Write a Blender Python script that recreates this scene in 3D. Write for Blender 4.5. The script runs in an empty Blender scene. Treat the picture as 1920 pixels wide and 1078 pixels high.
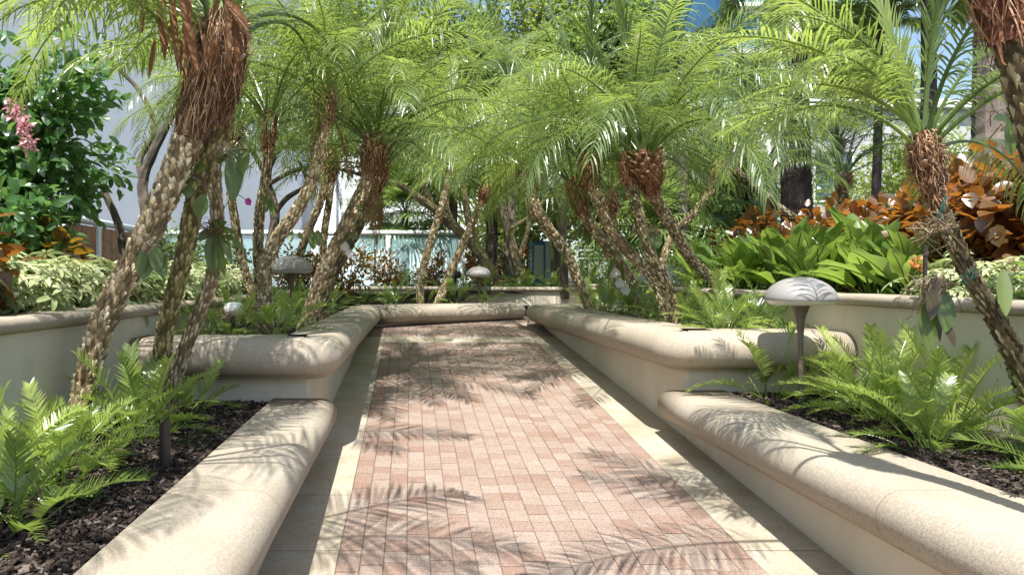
import bpy, math, random
import numpy as np
from mathutils import Vector, Matrix, Quaternion
R = math.radians
rnd = random.Random(7)
sc = bpy.context.scene
col = sc.collection

# ------------------------------------------------------------------ camera
F = 1280.0; PX0, PY0 = 770.0, 520.0; EYE = 1.5
cam_d = bpy.data.cameras.new('camera'); cam = bpy.data.objects.new('camera', cam_d); col.objects.link(cam)
cam.location = (0, 0, EYE); cam.rotation_euler = (R(90), 0, 0)
cam_d.sensor_width = 36; cam_d.lens = 36 * F / 1920
cam_d.shift_x = (960 - PX0) / 1920; cam_d.shift_y = -(539 - PY0) / 1920
cam_d.clip_end = 500; cam_d.clip_start = 0.05
sc.camera = cam
# ------------------------------------------------------------------ light
world = bpy.data.worlds.new('World'); sc.world = world; world.use_nodes = True
wn = world.node_tree.nodes; wl = world.node_tree.links
bg = wn['Background']; sky = wn.new('ShaderNodeTexSky'); sky.sky_type = 'NISHITA'; sky.sun_disc = False
sky.sun_elevation = R(63); sky.sun_rotation = R(191); sky.air_density = 1.0; sky.dust_density = 1.6
wl.new(sky.outputs[0], bg.inputs[0]); bg.inputs[1].default_value = 0.125
sun_d = bpy.data.lights.new('sun', 'SUN'); sun = bpy.data.objects.new('sun', sun_d); col.objects.link(sun)
sun_d.energy = 5.0; sun_d.angle = R(0.53); sun_d.color = (1.0, 0.965, 0.91)
sun.rotation_euler = Vector((0.10, 0.50, -1.0)).to_track_quat('-Z', 'Y').to_euler()
sc.view_settings.view_transform = 'Standard'; sc.view_settings.look = 'None'
sc.view_settings.exposure = 0.95; sc.view_settings.gamma = 1
sc.cycles.use_denoising = True
sc.cycles.max_bounces = 8; sc.cycles.diffuse_bounces = 5; sc.cycles.transmission_bounces = 5; sc.cycles.transparent_max_bounces = 6
sc.cycles.sample_clamp_indirect = 8

# ------------------------------------------------------------------ helpers
def W(px, py, Y):
    return Vector(((px - PX0) * Y / F, Y, EYE - (py - PY0) * Y / F))
def ground(Y): return 0.0898 * Y
SOIL_LOW, SOIL_HIGH, SOIL_UP = 0.69, 1.05, 1.27

class MB:
    def __init__(s): s.v = []; s.f = []; s.m = []; s.t = []
    def add(s, verts, faces, mat=0, tint=0.5):
        o = len(s.v); s.v += [tuple(p) for p in verts]
        s.f += [tuple(i + o for i in f) for f in faces]; s.m += [mat] * len(faces)
        s.t += (list(tint) if hasattr(tint, '__len__') else [tint] * len(verts))
    def box(s, lo, hi, mat=0, tint=0.5, M=None):
        x0, y0, z0 = lo; x1, y1, z1 = hi
        v = [Vector(p) for p in ((x0,y0,z0),(x1,y0,z0),(x1,y1,z0),(x0,y1,z0),(x0,y0,z1),(x1,y0,z1),(x1,y1,z1),(x0,y1,z1))]
        if M is not None: v = [M @ p for p in v]
        s.add(v, [(0,3,2,1),(4,5,6,7),(0,1,5,4),(1,2,6,5),(2,3,7,6),(3,0,4,7)], mat, tint)
    def tube(s, pts, rad, n=8, mat=0, tint=0.5, cap=True, lump=0.0, seed=0):
        rr = random.Random(seed); fr = frames(pts); o = len(s.v); k = len(pts)
        for i in range(k):
            p, T, A, B = fr[i]; r = rad[i] if hasattr(rad, '__len__') else rad
            for j in range(n):
                a = 2 * math.pi * j / n; q = r * (1 + lump * rr.uniform(-1, 1))
                s.v.append(tuple(p + (A * math.cos(a) + B * math.sin(a)) * q)); s.t.append(tint + rr.uniform(-.12, .12))
        for i in range(k - 1):
            for j in range(n):
                j2 = (j + 1) % n
                s.f.append((o + i*n + j, o + i*n + j2, o + (i+1)*n + j2, o + (i+1)*n + j)); s.m.append(mat)
        if cap:
            s.f.append(tuple(o + j for j in range(n))[::-1]); s.m.append(mat)
            s.f.append(tuple(o + (k-1)*n + j for j in range(n))); s.m.append(mat)
    def lathe(s, prof, n=24, mat=0, tint=0.5, origin=(0, 0, 0)):
        o = len(s.v); k = len(prof); ox, oy, oz = origin
        for r, z in prof:
            for j in range(n):
                a = 2 * math.pi * j / n
                s.v.append((ox + r * math.cos(a), oy + r * math.sin(a), oz + z)); s.t.append(tint)
        for i in range(k - 1):
            for j in range(n):
                j2 = (j + 1) % n
                s.f.append((o + i*n + j, o + i*n + j2, o + (i+1)*n + j2, o + (i+1)*n + j)); s.m.append(mat)
    def mesh(s, name, mats, smooth=False):
        me = bpy.data.meshes.new(name); me.from_pydata(s.v, [], s.f)
        for m in (mats if isinstance(mats, (list, tuple)) else [mats]): me.materials.append(m)
        if any(s.m): me.polygons.foreach_set('material_index', s.m)
        at = me.attributes.new('tint', 'FLOAT', 'POINT'); at.data.foreach_set('value', s.t)
        if smooth: me.polygons.foreach_set('use_smooth', [True] * len(s.f))
        me.update(); return me
    def build(s, name, mats, parent=None, smooth=False):
        return link(name, s.mesh(name, mats, smooth), parent)

def link(name, me, parent=None):
    o = bpy.data.objects.new(name, me); col.objects.link(o); o.color = (0, 0, 0, 1)
    if parent is not None:
        o.parent = parent; o.matrix_parent_inverse = Matrix.Translation(-parent.location)  # children are built in world space
    return o
def tag(o, label=None, cat=None, group=None, kind=None):
    if label: o['label'] = label
    if cat: o['category'] = cat
    if group: o['group'] = group
    if kind: o['kind'] = kind
    return o
def thing(name, label, cat, loc=(0, 0, 0), group=None):
    o = bpy.data.objects.new(name, None); col.objects.link(o); o.location = loc
    o.empty_display_size = 0.1
    return tag(o, label, cat, group)
def struct(name, mb, mats, smooth=False): return tag(mb.build(name, mats, None, smooth), kind='structure')

def frames(pts):
    out = []; P = [Vector(p) for p in pts]; A = None
    for i, p in enumerate(P):
        T = (P[min(i+1, len(P)-1)] - P[max(i-1, 0)]).normalized()
        if A is None:
            ref = Vector((0, 1, 0)) if abs(T.y) < .8 else Vector((1, 0, 0))
            A = (ref - T * ref.dot(T)).normalized()
        else: A = (A - T * A.dot(T)).normalized()
        out.append((p, T, A, T.cross(A)))
    return out
def smooth_path(pts, n):
    """Catmull-Rom through pts, n samples"""
    P = [Vector(p) for p in pts]; P = [P[0]*2 - P[1]] + P + [P[-1]*2 - P[-2]]; out = []
    k = len(P) - 3
    for i in range(n):
        u = i / (n - 1) * k; a = min(int(u), k - 1); t = u - a
        p0, p1, p2, p3 = P[a:a+4]
        out.append(0.5 * ((2*p1) + (p2-p0)*t + (2*p0-5*p1+4*p2-p3)*t*t + (3*p1-p0-3*p2+p3)*t*t*t))
    return out

# ------------------------------------------------------------------ materials
def new_mat(name):
    m = bpy.data.materials.new(name); m.use_nodes = True
    nt = m.node_tree; return m, nt, nt.nodes['Principled BSDF'], nt.nodes['Material Output']
def ramp(nt, fac, stops):
    r = nt.nodes.new('ShaderNodeValToRGB'); e = r.color_ramp.elements
    while len(e) < len(stops): e.new(0.5)
    for k, (p, c) in enumerate(stops): e[k].position = p; e[k].color = (*c, 1)
    nt.links.new(fac, r.inputs[0]); return r.outputs[0]
def noise(nt, scale, detail=4, rough=.6, vec=None, out=0, dist=0):
    n = nt.nodes.new('ShaderNodeTexNoise'); n.inputs['Scale'].default_value = scale; n.inputs['Detail'].default_value = detail
    n.inputs['Roughness'].default_value = rough; n.inputs['Distortion'].default_value = dist
    if vec is not None: nt.links.new(vec, n.inputs['Vector'])
    return n.outputs[out]
def math_n(nt, op, a, b=None, c=None, clamp=False):
    n = nt.nodes.new('ShaderNodeMath'); n.operation = op; n.use_clamp = clamp
    for k, x in enumerate((a, b, c)):
        if x is None: continue
        if isinstance(x, (int, float)): n.inputs[k].default_value = x
        else: nt.links.new(x, n.inputs[k])
    return n.outputs[0]
def mixc(nt, fac, a, b, typ='MIX'):
    n = nt.nodes.new('ShaderNodeMix'); n.data_type = 'RGBA'; n.blend_type = typ
    for k, x in ((0, fac), (6, a), (7, b)):
        if isinstance(x, (int, float)): n.inputs[k].default_value = x
        elif isinstance(x, tuple): n.inputs[k].default_value = (*x, 1)
        else: nt.links.new(x, n.inputs[k])
    return n.outputs[2]
def objco(nt):
    return nt.nodes.new('ShaderNodeTexCoord').outputs['Object']
def bump(nt, h, strength, dist, base=None):
    b = nt.nodes.new('ShaderNodeBump'); b.inputs['Strength'].default_value = strength; b.inputs['Distance'].default_value = dist
    nt.links.new(h, b.inputs['Height'])
    if base is not None: nt.links.new(base, b.inputs['Normal'])
    return b.outputs[0]
def attr(nt, name='tint'):
    a = nt.nodes.new('ShaderNodeAttribute'); a.attribute_name = name; return a.outputs['Fac']

def leaf_mat(name, dark, light, flush, trans, tfac=0.38, rough=0.32, spec=0.5, under=None):
    """dark..light by per-leaf tint and per-object random, flush = colour of young growth (object colour R), trans = light let through"""
    m, nt, bs, out = new_mat(name)
    oi = nt.nodes.new('ShaderNodeObjectInfo'); sep = nt.nodes.new('ShaderNodeSeparateColor'); nt.links.new(oi.outputs['Color'], sep.inputs[0])
    f = math_n(nt, 'MULTIPLY_ADD', attr(nt), 0.6, math_n(nt, 'MULTIPLY', oi.outputs['Random'], 0.4))
    c = mixc(nt, f, dark, light)
    c = mixc(nt, sep.outputs[0], c, flush)
    mo = ramp(nt, noise(nt, 11, 3, .6, objco(nt)), [(.42, (0, 0, 0)), (.62, (1, 1, 1))]); c = mixc(nt, math_n(nt, 'MULTIPLY', mo, .38), c, dark)
    nz = noise(nt, 35, 2, .5, objco(nt))
    c = mixc(nt, math_n(nt, 'MULTIPLY', nz, .35), c, tuple(x * .6 for x in dark))
    nt.links.new(c, bs.inputs['Base Color']); bs.inputs['Roughness'].default_value = rough
    bs.inputs['Specular IOR Level'].default_value = spec
    tr = nt.nodes.new('ShaderNodeBsdfTranslucent')
    tc = mixc(nt, f, tuple(x * .7 for x in trans), trans); tc = mixc(nt, sep.outputs[0], tc, tuple(min(1, x * 1.25) for x in trans))
    nt.links.new(tc, tr.inputs[0])
    mx = nt.nodes.new('ShaderNodeMixShader'); mx.inputs[0].default_value = tfac
    nt.links.new(bs.outputs[0], mx.inputs[1]); nt.links.new(tr.outputs[0], mx.inputs[2]); nt.links.new(mx.outputs[0], out.inputs[0])
    return m

M = {}
M['palm'] = leaf_mat('palm_leaf', (.05, .105, .035), (.155, .225, .065), (.31, .36, .09), (.50, .64, .12), .38, .33, 1.0)
M['palm_dark'] = leaf_mat('dark_palm_leaf', (.05, .095, .035), (.15, .215, .065), (.27, .34, .07), (.42, .56, .12), .36, .36, 1.0)
M['fan'] = leaf_mat('fan_palm_leaf', (.08, .14, .04), (.26, .34, .12), (.2, .3, .08), (.40, .55, .14), .35, .33)
M['coontie'] = leaf_mat('cycad_leaf', (.045, .10, .028), (.13, .23, .045), (.40, .47, .11), (.52, .70, .13), .36, .30, 1.0)
M['anthurium'] = leaf_mat('broad_green_leaf', (.035, .095, .018), (.15, .25, .04), (.30, .37, .06), (.45, .65, .10), .34, .30, 1.0)
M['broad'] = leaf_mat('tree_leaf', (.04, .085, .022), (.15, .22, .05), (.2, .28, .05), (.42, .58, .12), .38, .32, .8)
M['broad_lit'] = leaf_mat('lit_tree_leaf', (.08, .13, .025), (.24, .31, .06), (.3, .36, .06), (.58, .70, .14), .38, .32)  # brighter copy of the tree leaf, sunlit look put into its colour
M['bush'] = leaf_mat('glossy_bush_leaf', (.03, .085, .025), (.10, .23, .055), (.15, .26, .05), (.3, .55, .12), .32, .33, 1.0)
M['cream'] = leaf_mat('variegated_leaf', (.10, .20, .04), (.84, .82, .52), (.6, .6, .3), (.55, .62, .25), .28, .36)
M['copper'] = leaf_mat('copper_leaf', (.045, .048, .018), (.28, .11, .03), (.4, .22, .05), (.85, .32, .04), .28, .32, 1.0)
M['bronze'] = leaf_mat('bronze_leaf', (.05, .03, .012), (.24, .14, .02), (.4, .25, .03), (.6, .35, .03), .33, .33)
M['orchid'] = leaf_mat('orchid_leaf', (.06, .095, .018), (.14, .19, .035), (.25, .3, .06), (.22, .30, .04), .22, .35)
M['orchid_red'] = leaf_mat('old_orchid_leaf', (.055, .04, .018), (.10, .085, .025), (.2, .2, .05), (.15, .13, .03), .18, .35)
M['spathe'] = leaf_mat('dry_sheath', (.13, .055, .025), (.42, .23, .115), (.5, .3, .2), (.5, .16, .03), .15, .55, .15)
M['white_petal'] = leaf_mat('white_petal', (.7, .7, .66), (.85, .85, .82), (.8, .8, .8), (.8, .8, .75), .3, .5)
M['pink_petal'] = leaf_mat('pink_petal', (.72, .38, .42), (.85, .62, .62), (.8, .5, .5), (.8, .35, .4), .35, .5)
M['magenta_petal'] = leaf_mat('magenta_petal', (.5, .04, .30), (.7, .15, .5), (.8, .5, .5), (.8, .1, .5), .35, .5)
M['orange_petal'] = leaf_mat('orange_petal', (.6, .2, .05), (.8, .38, .12), (.8, .5, .5), (.8, .3, .1), .3, .5)

def bark(name, c0, c1, c2, scale=14, rough=.85, bs_=.6):
    m, nt, bs, out = new_mat(name); co = objco(nt)
    n1 = noise(nt, scale, 6, .65, co); t = attr(nt)
    f = math_n(nt, 'ADD', math_n(nt, 'MULTIPLY', n1, .8), math_n(nt, 'MULTIPLY', math_n(nt, 'SUBTRACT', t, .5), 1.0))
    nt.links.new(ramp(nt, f, [(.15, c0), (.5, c1), (.85, c2)]), bs.inputs['Base Color'])
    bs.inputs['Roughness'].default_value = rough; bs.inputs['Specular IOR Level'].default_value = .25
    nt.links.new(bump(nt, noise(nt, scale * 5, 5, .7, co), bs_, .01), bs.inputs['Normal'])
    return m
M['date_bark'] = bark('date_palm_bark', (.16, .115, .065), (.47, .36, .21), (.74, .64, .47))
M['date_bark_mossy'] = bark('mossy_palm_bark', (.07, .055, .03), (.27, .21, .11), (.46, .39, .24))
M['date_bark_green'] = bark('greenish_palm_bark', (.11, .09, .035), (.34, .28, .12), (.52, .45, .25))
M['fiber'] = bark('palm_fiber', (.10, .05, .028), (.40, .22, .12), (.68, .49, .32), 22)
M['fiber_red'] = bark('red_palm_fiber', (.12, .05, .028), (.42, .20, .11), (.62, .40, .26), 22)
M['stub'] = bark('leaf_base', (.16, .09, .045), (.42, .29, .17), (.6, .47, .32), 18)
M['wood'] = bark('dark_wood_bark', (.03, .025, .02), (.105, .085, .065), (.24, .20, .16), 9)
M['wood_olive'] = bark('olive_wood_bark', (.07, .055, .03), (.20, .165, .095), (.36, .31, .2), 9)
M['coco_bark'] = bark('coconut_bark', (.07, .055, .045), (.20, .165, .135), (.34, .30, .26), 8)
M['coco_dark'] = bark('dark_coconut_bark', (.03, .02, .018), (.085, .065, .055), (.17, .14, .12), 8)
M['root'] = bark('aerial_root', (.14, .095, .055), (.36, .27, .17), (.55, .45, .33), 20)
M['twine'] = bark('green_twine', (.0, .05, .04), (.01, .11, .09), (.03, .18, .14), 20)
M['mulch'] = bark('mulch_chip', (.018, .012, .010), (.075, .054, .044), (.22, .175, .145), 30, .8)

def stone_mat(name, base, warm, pit=.5, scale=1.0):
    m, nt, bs, out = new_mat(name); co = objco(nt)
    big = noise(nt, 1.7 * scale, 5, .6, co); fine = noise(nt, 160, 3, .7, co); mid = noise(nt, 22, 4, .65, co)
    c = ramp(nt, big, [(.3, warm), (.65, base)])
    c = mixc(nt, ramp(nt, noise(nt, 95, 4, .75, co), [(.42, (.55, .55, .55)), (.56, (0, 0, 0))]), c, tuple(x * .66 for x in warm))
    # small pits, thicker in patches
    vo = nt.nodes.new('ShaderNodeTexVoronoi'); vo.inputs['Scale'].default_value = 105; nt.links.new(co, vo.inputs['Vector'])
    thr = math_n(nt, 'MULTIPLY_ADD', mid, .95 * pit, -.26 * pit)
    pm = math_n(nt, 'LESS_THAN', vo.outputs['Distance'], thr)
    c = mixc(nt, math_n(nt, 'MULTIPLY', pm, .55), c, (.22, .17, .12))
    stain = noise(nt, .9, 6, .7, co, dist=.6)
    c = mixc(nt, math_n(nt, 'MULTIPLY', ramp(nt, stain, [(.55, (0, 0, 0)), (.75, (1, 1, 1))]), .25), c, (.40, .32, .22))
    sx = nt.nodes.new('ShaderNodeSeparateXYZ'); nt.links.new(co, sx.inputs[0])
    if name == 'coral_stone':
        fr = math_n(nt, 'FRACT', math_n(nt, 'DIVIDE', math_n(nt, 'ADD', sx.outputs[1], 20.35), 1.52))
        c = mixc(nt, math_n(nt, 'MULTIPLY', math_n(nt, 'LESS_THAN', fr, .0034), .75), c, (.20, .16, .11))
        mp = nt.nodes.new('ShaderNodeMapping'); mp.inputs['Scale'].default_value = (5, 5, 1.2); nt.links.new(co, mp.inputs[0])
        c = mixc(nt, math_n(nt, 'MULTIPLY', ramp(nt, noise(nt, 2.2, 7, .72, mp.outputs[0], dist=.8), [(.52, (0, 0, 0)), (.72, (1, 1, 1))]), .35), c, (.30, .23, .15))
    nt.links.new(c, bs.inputs['Base Color']); bs.inputs['Roughness'].default_value = .82; bs.inputs['Specular IOR Level'].default_value = .25
    h = math_n(nt, 'SUBTRACT', math_n(nt, 'MULTIPLY', fine, .35), pm)
    nt.links.new(bump(nt, h, .9, .006), bs.inputs['Normal'])
    return m
M['cap'] = stone_mat('coral_stone', (.43, .385, .315), (.375, .315, .24), .55)
M['slab'] = stone_mat('limestone_slab', (.45, .41, .34), (.36, .29, .20), .4, 2)
def stucco(name, a, b, streak=.2):
    m, nt, bs, out = new_mat(name); co = objco(nt)
    mp = nt.nodes.new('ShaderNodeMapping'); mp.inputs['Scale'].default_value = (3, 3, .5); nt.links.new(co, mp.inputs[0])
    c = ramp(nt, noise(nt, 1.2, 5, .6, mp.outputs[0]), [(.3, a), (.7, b)])
    gr = ramp(nt, noise(nt, 3.5, 6, .7, mp.outputs[0], dist=.4), [(.55, (0, 0, 0)), (.8, (1, 1, 1))])
    c = mixc(nt, math_n(nt, 'MULTIPLY', gr, streak), c, tuple(x * .6 for x in a))
    nt.links.new(c, bs.inputs['Base Color']); bs.inputs['Roughness'].default_value = .8; bs.inputs['Specular IOR Level'].default_value = .2
    nt.links.new(bump(nt, noise(nt, 240, 3, .6, co), .25, .002), bs.inputs['Normal'])
    return m
M['stucco'] = stucco('cream_stucco', (.58, .52, .41), (.66, .60, .49), .35)
M['stucco_blue'] = stucco('pale_blue_stucco', (.66, .69, .74), (.72, .75, .79), .15)
M['stucco_white'] = stucco('white_stucco', (.68, .70, .74), (.75, .77, .80), .12)
M['stucco_grey'] = stucco('grey_stucco', (.42, .43, .45), (.5, .51, .53), .15)

def brick_mat():
    m, nt, bs, out = new_mat('clay_paver'); co = objco(nt)
    c = ramp(nt, attr(nt), [(0, (.22, .135, .10)), (.2, (.25, .17, .13)), (.45, (.275, .207, .165)), (.75, (.30, .24, .195)), (1, (.315, .267, .222))])
    sp = noise(nt, 130, 4, .8, co)
    c = mixc(nt, ramp(nt, sp, [(.40, (.8, .8, .8)), (.50, (0, 0, 0))]), c, (.155, .10, .08))
    c = mixc(nt, ramp(nt, sp, [(.56, (0, 0, 0)), (.64, (.7, .7, .7))]), c, (.47, .42, .37))
    band = noise(nt, 16, 4, .7, co)
    c = mixc(nt, math_n(nt, 'MULTIPLY', band, .30), c, (.28, .195, .155))
    nt.links.new(c, bs.inputs['Base Color']); bs.inputs['Roughness'].default_value = .88; bs.inputs['Specular IOR Level'].default_value = .2
    nt.links.new(bump(nt, sp, .5, .003), bs.inputs['Normal'])
    return m
M['brick'] = brick_mat()
def simple(name, c, rough=.5, metal=0, spec=.5, var=0.12, sc_=40):
    m, nt, bs, out = new_mat(name); co = objco(nt)
    cc = ramp(nt, noise(nt, sc_, 4, .6, co), [(.3, tuple(x * (1 - var) for x in c)), (.7, tuple(min(1, x * (1 + var)) for x in c))])
    nt.links.new(cc, bs.inputs['Base Color']); bs.inputs['Roughness'].default_value = rough
    bs.inputs['Metallic'].default_value = metal; bs.inputs['Specular IOR Level'].default_value = spec
    return m
M['joint_sand'] = simple('joint_sand', (.095, .068, .055), .95, var=.35)
M['earth'] = simple('dark_soil', (.030, .022, .018), .95, var=.5, sc_=18)
M['lawn'] = simple('ground_cover', (.05, .075, .02), .95, var=.5, sc_=3)
M['lamp_metal'] = simple('weathered_bronze', (.30, .285, .275), .5, .1, var=.07, sc_=14)
M['lamp_stem'] = simple('brown_bronze', (.17, .13, .11), .55, .35, var=.25, sc_=25)
M['lamp_white'] = simple('white_enamel', (.78, .77, .73), .45)
M['black'] = simple('black_metal', (.022, .02, .02), .45)
M['dark_tube'] = simple('dark_bronze_tube', (.045, .037, .034), .42, .3)
M['grey_plastic'] = simple('grey_plastic', (.5, .5, .46), .6)
M['rail'] = simple('pale_rail_paint', (.62, .66, .64), .4)
M['fence_wood'] = simple('orange_cedar', (.34, .17, .07), .7, var=.35, sc_=9)
M['shutter'] = simple('white_louvre', (.72, .76, .80), .5)
M['pane_dark'] = simple('dark_window', (.05, .08, .11), .12, spec=.8)
M['blue_paint'] = simple('blue_paint', (.06, .22, .50), .4)
M['white_paint'] = simple('white_paint', (.75, .76, .76), .4)
M['orange_paint'] = simple('orange_cloth', (.7, .22, .08), .7)
M['tower_glass'] = simple('blue_tower_glass', (.05, .22, .36), .15, .2, .8, var=.2, sc_=.3)
def glass_mat():
    m, nt, bs, out = new_mat('aqua_rail_glass')
    bs.inputs['Base Color'].default_value = (.55, .80, .82, 1); bs.inputs['Roughness'].default_value = .08
    tr = nt.nodes.new('ShaderNodeBsdfTransparent'); tr.inputs[0].default_value = (.93, .985, .985, 1)
    mx = nt.nodes.new('ShaderNodeMixShader'); mx.inputs[0].default_value = .22
    nt.links.new(tr.outputs[0], mx.inputs[1]); nt.links.new(bs.outputs[0], mx.inputs[2]); nt.links.new(mx.outputs[0], out.inputs[0]); return m
M['glass'] = glass_mat()

# ------------------------------------------------------------------ ground and ramp
g = MB(); g.add([(-90, -60, -.7), (90, -60, -.7), (90, 140, -.7), (-90, 140, -.7)], [(0, 1, 2, 3)]); struct('ground', g, M['lawn'])
XL, XR = -.64, 1.86           # wall faces along the path
BL, BR = -.32, 1.50           # brick field
def rz(Y): return ground(Y)
pb = MB()
pb.add([(XL - .1, -3, rz(-3) - .008), (XR + .1, -3, rz(-3) - .008), (XR + .1, 10.9, rz(10.9) - .008), (XL - .1, 10.9, rz(10.9) - .008),
        ], [(0, 1, 2, 3)])
pb.add([(XR + .1, 9.1, rz(9.1) - .008), (3.4, 9.1, rz(9.1) - .008), (3.4, 10.9, rz(10.9) - .008), (XR + .1, 10.9, rz(10.9) - .008)], [(0, 1, 2, 3)])
struct('path_bed', pb, M['joint_sand'])
def paver(mb, x0, x1, y0, y1, tint, gap=.0014, bev=.0035, h=.0):
    x0 += gap*.75; x1 -= gap*.75; y0 += gap*2.9; y1 -= gap*2.9
    a = rnd.uniform(-.0014, .0014) + h
    def P(x, y, z): return (x, y, rz(y) + z + a)
    v = [P(x0, y0, -.02), P(x1, y0, -.02), P(x1, y1, -.02), P(x0, y1, -.02),
         P(x0, y0, -.003), P(x1, y0, -.003), P(x1, y1, -.003), P(x0, y1, -.003),
         P(x0+bev, y0+bev, 0), P(x1-bev, y0+bev, 0), P(x1-bev, y1-bev, 0), P(x0+bev, y1-bev, 0)]
    f = [(8, 9, 10, 11)]
    for i in range(4):
        j = (i + 1) % 4; f += [(4+i, 4+j, 8+j, 8+i), (i, j, 4+j, 4+i)]
    mb.add(v, f, 0, tint)
bk = MB(); ncol = 18; cw = (BR - BL) / ncol
def brick_cols(x_a, n, w, ya, yb):
    for i in range(n):
        y = ya + rnd.uniform(-.12, 0); last = 0
        while y < yb:
            ln = rnd.choice([.085, .095, .10, .10, .105, .115, .135]); y1 = min(y + ln, yb)
            if yb - y1 < .05: y1 = yb
            if y1 > ya:
                edge = .75 if (i in (0, n-1)) else .32
                t = rnd.triangular(0, .5, .2) if rnd.random() < edge else rnd.triangular(.3, 1, .65)
                if abs(t - last) < .09: t = min(1, max(0, t + rnd.choice((-.18, .18))))
                last = t
                paver(bk, x_a + i*w, x_a + (i+1)*w, max(y, ya), y1, t)
            y = y1
brick_cols(BL, ncol, cw, -1.0, 8.10)
brick_cols(-.62, 25, .0992, 8.50, 10.85)
brick_cols(1.86, 15, .1, 9.12, 10.85)
tag(bk.build('brick_paving', M['brick']), kind='structure')
sl = MB()
for (xa, xb, off) in ((XL - .05, BL, 0), (BR, XR + .05, .35)):
    y = -1.2 + off * .0
    k = 0
    while y < 8.5:
        y1 = min(y + .61, 8.5); 
        if xa < 0: paver(sl, xa, xb, y, y1, .5, .0018, .003)
        else: paver(sl, xa, xb, y + 0, y1, .5, .0018, .003)
        y = y1
x = BL
while x < BR - .01:
    x1 = min(x + .607, BR); paver(sl, x, x1, 8.10, 8.50, .5, .0018, .003); x = x1
tag(sl.build('path_border', M['slab']), kind='structure')

# ------------------------------------------------------------------ planters
def round_corners(pts, r, n=4):
    P = [Vector((*p, 0)) for p in pts]; out = [P[0]]
    for i in range(1, len(P) - 1):
        a = (P[i-1] - P[i]).normalized(); b = (P[i+1] - P[i]).normalized()
        rr = min(r, (P[i-1]-P[i]).length * .45, (P[i+1]-P[i]).length * .45)
        s, e = P[i] + a*rr, P[i] + b*rr
        for k in range(n + 1):
            t = k / n; out.append(s*(1-t)**2 + P[i]*2*t*(1-t) + e*t*t)
    out.append(P[-1]); return out
def densify(P, step):
    out = [P[0]]
    for a, b in zip(P, P[1:]):
        n = max(1, int((b-a).length / step))
        out += [a.lerp(b, k/n) for k in range(1, n+1)]
    return out
def offsets(P):
    """outward (right of travel) mitre vectors"""
    out = []
    for i in range(len(P)):
        d1 = (P[i] - P[i-1]).normalized() if i > 0 else (P[1] - P[0]).normalized()
        d2 = (P[i+1] - P[i]).normalized() if i < len(P) - 1 else d1
        n1 = Vector((d1.y, -d1.x, 0)); n2 = Vector((d2.y, -d2.x, 0)); m = (n1 + n2).normalized()
        out.append(m / max(.35, m.dot(n1)))
    return out
def sweep(mb, P, prof, cap_ends=(True, True), round_end=None, wob=0.0, seed=1):
    """prof: (outward u, z) loop, closed"""
    O = offsets(P); n = len(prof); rings = []
    rr = random.Random(seed)
    for p, o in zip(P, O): rings.append([Vector((p.x, p.y, 0)) + o*u + Vector((0, 0, z)) for u, z in prof])
    if round_end:
        p, o = P[-1], O[-1]; d = (P[-1] - P[-2]).normalized(); cu = sum(u for u, z in prof)/n; cz = sum(z for u, z in prof)/n
        for k in range(1, 7):
            a = k/6 * math.pi/2; s = max(math.cos(a), .02)
            s_ = s ** .6
            rings.append([Vector((p.x, p.y, 0)) + d*(round_end*math.sin(a)) + o*(cu + (u-cu)*s_) + Vector((0, 0, cz + (z-cz)*s_)) for u, z in prof])
    base = len(mb.v)
    for r in rings:
        for q in r: mb.v.append(tuple(q + Vector((0, 0, rr.uniform(-wob, wob))))); mb.t.append(.5)
    for i in range(len(rings) - 1):
        for j in range(n):
            j2 = (j+1) % n
            mb.f.append((base+i*n+j, base+(i+1)*n+j, base+(i+1)*n+j2, base+i*n+j2)); mb.m.append(0)
    if cap_ends[0]: mb.f.append(tuple(base+j for j in range(n))); mb.m.append(0)
    if cap_ends[1]: mb.f.append(tuple(base+(len(rings)-1)*n+j for j in range(n))[::-1]); mb.m.append(0)
def cap_profile(ztop, th, over, lip, inner):
    r = th * .5; cz = ztop - r; pr = [(-inner, ztop - .012), (-inner + .012, ztop)]
    for k in range(0, 13):
        a = math.pi/2 - math.pi*k/12 * .93
        pr.append((over - r + r*math.cos(a), cz + r*math.sin(a)))
    pr += [(lip, ztop - th + .002), (lip, ztop - th - .022), (.004, ztop - th - .022), (-inner, ztop - th - .022)]
    return pr
def wall_prof(ztop, zbot, th): return [(-th, ztop), (0, ztop), (0, zbot), (-th, zbot)]
def planter(name, label, pts, ztop, th, over, lip, inner, wall_th=.12, zbot=-.7, rnd_end=None, group=None, corner=.025):
    P = densify(round_corners(pts, corner), .35)
    ob = thing(name, label, 'planter', (P[0].x, P[0].y, 0), group)
    w = MB(); sweep(w, P, wall_prof(ztop - th - .018, zbot, wall_th)); w.build('wall', M['stucco'], ob)
    c = MB(); sweep(c, P, cap_profile(ztop, th, over, lip, inner), round_end=rnd_end)
    cb = c.build('coping', M['cap'], ob, smooth=True)
    return ob
HT = 1.125; LT = .737
# walls run so that the path side is on the right of travel
YN_L, YN_R = 4.32, 4.63
planter('low_planter', 'low stone bench planter along the left edge of the path nearest the camera', [(XL, -2.5), (XL, YN_L - .004)], LT, .20, .175, .085, .24)
planter('low_planter', 'low stone bench planter along the right edge of the path nearest the camera', [(XR, YN_R - .004), (XR, -2.5)], LT, .20, .19, .09, .27)
planter('raised_planter', 'raised stone bench planter on the left that bends across the far end of the path',
        [(-1.745, YN_L), (XL, YN_L), (-.60, 9.22), (1.50, 10.02)], HT, .235, .215, .095, .17, rnd_end=.13)
planter('raised_planter', 'raised stone bench planter on the right with a lamp before its corner',
        [(3.3, 9.25), (1.80, 9.25), (XR, YN_R), (2.90, YN_R)], HT + .012, .235, .232, .095, .24, corner=.035)
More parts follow.
